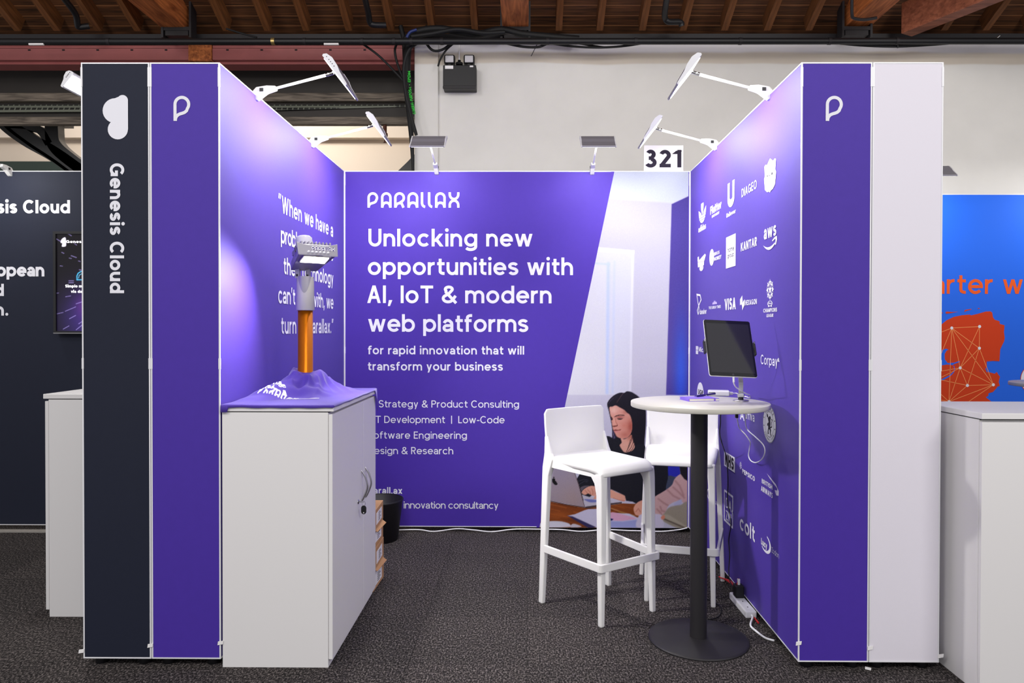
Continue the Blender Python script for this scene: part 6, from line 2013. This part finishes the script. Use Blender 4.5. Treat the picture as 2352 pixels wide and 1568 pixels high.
for z0_, z1_, nm_ in ((0.0, 0.002, 'back_cover'), (0.0115, 0.0135, 'front_cover')):
    mb = MB(); mb.prism([Vector((0, 0, z0_)), Vector((W_, 0, z0_)), Vector((W_ - 0.006, D_, z0_)), Vector((-0.006, D_, z0_))], (0, 0, z1_ - z0_), None, 0.0006); mb.build(nm_, M_NOTE, nb)
mb = MB(); mb.prism([Vector((0.003, 0.003, 0.002)), Vector((W_ - 0.001, 0.003, 0.002)), Vector((W_ - 0.008, D_ - 0.003, 0.002)), Vector((-0.003, D_ - 0.003, 0.002))], (0, 0, 0.0095)); mb.build('pages', M_PAPER, nb)
mb = MB(); mb.box((-0.003, 0.0, 0.0), (0.0015, D_, 0.0135), None, 0.0006, 1); mb.build('spine', M_NOTE, nb)
mb = MB(); mb.box((W_ - 0.024, -0.0007, -0.0), (W_ - 0.018, D_ * 0.96, 0.0142)); mb.build('elastic_band', M_NOTE, nb)
pe = thing('pen', 'dark blue ballpoint pen lying on the lilac notebook', 'pen', (0, 0, 0))
pa, pb_ = onZ(1597, 909.5, TZ + 0.019), onZ(1642, 904, TZ + 0.019)
dp = pb_ - pa
under(pe, MB().tube([pa + dp * 0.06, pa + dp * 0.10, pa + dp * 0.5, pa + dp], [0.0035, 0.0048, 0.0048, 0.0046], M_PEN, 12).build('barrel', M_PEN))
under(pe, MB().tube([pa - dp * 0.06, pa + dp * 0.06], [0.0008, 0.003], None, 10).build('tip', M_CHROME))
under(pe, MB().tube([pa + dp * 0.49, pa + dp * 0.52], 0.0051, None, 12).build('collar', M_CHROME))
mb = MB(); mb.box((pb_.x - 0.03, pb_.y - 0.003, pb_.z + 0.004), (pb_.x + 0.002, pb_.y + 0.001, pb_.z + 0.0065)); under(pe, mb.build('clip', M_BLACK))

# ---------------------------------------------------------------- cables round the table
XC = 1.098
bt = MT @ Vector((0.0, 0.003, -h2 - 0.001)) + tc_
c1 = [bt + Vector((0.002, 0, 0.0)), bt + Vector((0.004, 0.01, -0.025)), onY(1692, 890, 3.26), onY(1712, 903, 3.33), onZ(1723, 910, TZ + 0.004), onY(1716, 930, 3.47), onY(1712, 958, 3.45), onX(1716, 985, 1.09), onX(1735, 1003, XC), onX(1752, 1020, XC), onX(1757, 1036, XC), onX(1751, 1053, XC), onX(1737, 1062, XC), onX(1725, 1058, XC), onX(1719.5, 1046, XC), onX(1722, 1028, XC), onX(1723, 1015, 1.09), onX(1712, 998, 1.075), onX(1698, 982, 1.05), onY(1693, 960, 3.40)]
t = thing('charging_cable', 'white charging cable from the tablet looping down under the white high table', 'cable', c1[8])
under(t, MB().tube(smooth_path(c1, 8), 0.0028, n=8).build('lead', M_WCABLE))
mb = MB(); mb.tube([bt + Vector((0, 0, 0.002)), bt + Vector((0.003, 0.006, -0.022))], 0.0045, n=10); under(t, mb.build('plug', M_WCABLE))
cc = onY(1692, 945, 3.40)
mb = MB(); mb.box((cc.x - 0.007, 3.393, cc.z - 0.03), (cc.x + 0.007, 3.407, cc.z + 0.01), None, 0.002); mb.box((cc.x - 0.045, 3.36, TZ - 0.033), (cc.x + 0.03, 3.43, TZ - 0.0235)); under(t, mb.build('under_table_socket', M_BLACK))
a = ch.matrix_basis @ Vector((0.066, 0, 0.013))
cable('adapter_cable', [a, a + Vector((0.02, -0.001, 0.0)), onZ(1706, 909, TZ + 0.006), onZ(1717, 912, TZ + 0.004), onY(1722, 918, 3.45), onY(1718, 940, 3.50), onY(1712, 960, 3.50)], 0.0025, M_WCABLE, 'short white cable running from the power adapter over the back of the white high table')
kc = [onY(1659, 925, 3.66), onY(1657, 945, 3.66), onY(1655, 972, 3.68), onY(1653, 995, 3.7), onY(1659, 1020, 3.70), onX(1669, 1050, 1.09), onX(1671, 1075, 1.095), onX(1672, 1110, 1.10), onX(1671, 1150, 1.10), onX(1676, 1180, 1.10), onX(1679, 1205, 1.10), onX(1674, 1240, 1.10), onX(1676, 1275, 1.10), onX(1674, 1310, 1.09), onX(1677, 1335, 1.08), onZ(1690, 1360, 0.05)]
kc[0] = Vector((kc[0].x, 3.54, TZ - 0.026)); kc[-1] = onZ(1694, 1366, 0.045)
cable('power_cable', kc, 0.0028, M_BLACK, 'thin black cable hanging from the table past the stool to the power strip')
cable('power_cable', [onZ(x, y, 0.004) for x, y in ((1625, 1421), (1640, 1420), (1653, 1412), (1656, 1395), (1645, 1385), (1632, 1378), (1612, 1370))], 0.0028, M_BLACK, 'thin black cable curling on the carpet behind the table column')

# power strip by the logo wall
s0_, s1_ = onZ(1690, 1378, 0), onZ(1722, 1416, 0)
dS = (s1_ - s0_); aS = math.atan2(dS.y, dS.x); LS = dS.length + 0.05
ps = thing('power_strip', 'white power strip on the carpet against the logo wall', 'power strip', ((s0_.x + s1_.x) / 2, (s0_.y + s1_.y) / 2, 0), aS)
mb = MB(); mb.box((-LS / 2, -0.028, 0), (LS / 2, 0.028, 0.036), None, 0.008, 3); mb.build('body', M_WPLASTIC2, ps)
for k in range(3):
    mb = MB(); x = -LS / 2 + 0.06 + k * 0.075; mb.box((x - 0.004, -0.003, 0.0355), (x + 0.004, 0.003, 0.0365)); mb.build('socket', M_DARKGAP, ps)
pl = thing('plug', 'square black plug adapter standing in the white power strip', 'plug', tuple(ps.matrix_basis @ Vector((-LS / 2 + 0.07, 0, 0.036))), aS)
mb = MB(); mb.box((-0.026, -0.022, 0.0), (0.026, 0.022, 0.062), None, 0.005, 3); mb.build('body', M_BLACK, pl)
mb = MB(); mb.box((-0.008, -0.006, 0.062), (0.008, 0.006, 0.092), None, 0.002, 2); mb.build('usb_plug', M_WPLASTIC2, pl)
rc = [onZ(1652, 1324, 0.012), onZ(1667, 1331, 0.02), onZ(1682, 1338, 0.03), onZ(1694, 1350, 0.06), onZ(1703, 1364, 0.05), onZ(1712, 1378, 0.012), onZ(1724, 1400, 0.008), onZ(1738, 1416, 0.006), onZ(1757, 1430, 0.006)]
rc = [Vector((min(p.x, 1.112), p.y, p.z)) for p in rc]
cable('power_cable', rc, 0.0042, M_REDCABLE, 'red cable running along the foot of the logo wall')
rc2 = [Vector((min(p.x, 1.105), p.y, p.z)) for p in [onZ(1654, 1326, 0.02), onZ(1676, 1333, 0.05), onZ(1690, 1346, 0.08), Vector(pl.location) + Vector((0, 0, 0.092))]]
cable('power_cable', rc2, 0.0035, M_REDCABLE, 'red cable ending in the small white plug on the black adapter')
e_ = ps.matrix_basis @ Vector((LS / 2 - 0.003, 0, 0.018))
wl = [e_, e_ + Vector((0.0, -0.02, -0.004)), onZ(1724, 1436, 0.007), onZ(1738, 1450, 0.006), onZ(1757, 1464, 0.006), onZ(1775, 1470, 0.006), onZ(1790, 1470, 0.006)]
wl = [Vector((min(p.x, 1.118), p.y, p.z)) for p in wl]
cable('power_cable', wl, 0.005, M_WCABLE, 'white lead of the power strip curving to the foot of the logo wall')
wv = [onY(x, y, YB - 0.012) for x, y in ((905, 1217), (960, 1216), (990, 1220), (1010, 1219), (1050, 1214), (1090, 1217), (1130, 1221), (1180, 1215), (1240, 1215), (1290, 1216), (1335, 1220), (1390, 1216), (1440, 1218), (1480, 1219), (1520, 1220), (1560, 1216), (1578, 1212))]
wv = [Vector((p.x, p.y, max(p.z, 0.005))) for p in wv]
cable('power_cable', wv, 0.0045, M_WCABLE, 'white cable lying in waves along the foot of the back wall')

# ---------------------------------------------------------------- bin, boxes, scrap of paper
bn = thing('waste_bin', 'black metal waste bin against the back wall behind the cupboard', 'bin', (-0.994, 4.79, 0))
mb = MB(); mb.lathe([(0.0, 0.006), (0.118, 0.006), (0.150, 0.268), (0.154, 0.272), (0.157, 0.272), (0.159, 0.266), (0.154, 0.262), (0.121, 0.0), (0.0, 0.0)], n=48); mb.build('bucket', M_BLACKMETAL, bn)
mb = MB(); mb.lathe([(0.1545 + 0.0035 * math.cos(a * PI / 6), 0.2715 + 0.0035 * math.sin(a * PI / 6)) for a in range(13)], n=48); mb.build('rim', M_BLACK, bn)
names = ('lowest small cardboard box in the stack behind the cupboard', 'second cardboard box from the floor behind the cupboard, its flap sticking out', 'third cardboard box from the floor behind the cupboard', 'topmost small cardboard box in the stack behind the cupboard')
zb_ = 0.0
for k, (hh, xr) in enumerate(((0.120, -0.822), (0.112, -0.818), (0.100, -0.824), (0.108, -0.820))):
    t = thing('cardboard_box', names[k], 'box', (xr - 0.15, 3.94, zb_), math.radians((-2, 1, -1, 1.5)[k]), 'small cardboard boxes behind the cupboard')
    mb = MB(); mb.box((-0.15, -0.12, 0), (0.15, 0.12, hh - 0.002), None, 0.002, 1); mb.build('carton', M_CARD, t)
    mb = MB(); mb.box((0.03, -0.1208, 0.02), (0.142, -0.1198, hh - 0.02)); lb = mb.build('label', M_LABEL, t)
    mb = MB()
    for j in range(6):
        mb.box((0.118, -0.1214, 0.032 + 0.009 * j), (0.124 + 0.012 * ((j * 7) % 3) / 2, -0.1207, 0.036 + 0.009 * j))
    mb.build('barcode', M_DARKPRINT, lb)
    mb = MB(); mb.box((0.1498, -0.09, 0.02), (0.1508, 0.07, hh - 0.025)); lb = mb.build('label', M_LABEL, t)
    mb = MB()
    for j in range(5):
        mb.box((0.1504, -0.03, 0.030 + 0.010 * j), (0.1512, 0.02 + 0.02 * (j % 2), 0.034 + 0.010 * j))
    mb.build('barcode', M_DARKPRINT, lb)
    if k in (0, 2):
        mb = MB(); mb.prism([Vector((0.15, -0.10, hh - 0.004)), Vector((0.15, 0.11, hh - 0.004)), Vector((0.172, 0.10, hh - 0.016)), Vector((0.166, -0.09, hh - 0.016))], (0, 0, 0.002)); mb.build('flap', M_CARD, t)
    zb_ += hh
p = onZ(1994, 1537, 0)
mb = MB(); mb.prism([p + Vector((-0.015, -0.004, 0.003)), p + Vector((0.006, -0.012, 0.002)), p + Vector((0.014, 0.002, 0.004)), p + Vector((-0.008, 0.010, 0.006))], (0, 0, 0.002))
tag(mb.build('paper_scrap', M_LABEL), 'small scrap of white paper on the carpet before the pale grey column', 'paper scrap')
mb = MB(); mb.box((-5.2, YB - 0.06, 0), (-1.87, YB + 0.0, 0.006)); struct(mb.build('trim_3', mat('lit grey floor strip', (150, 146, 140), 0.8, var=0.2, vscale=40)))  # pale colour stands in for the lit floor seen under the navy wall
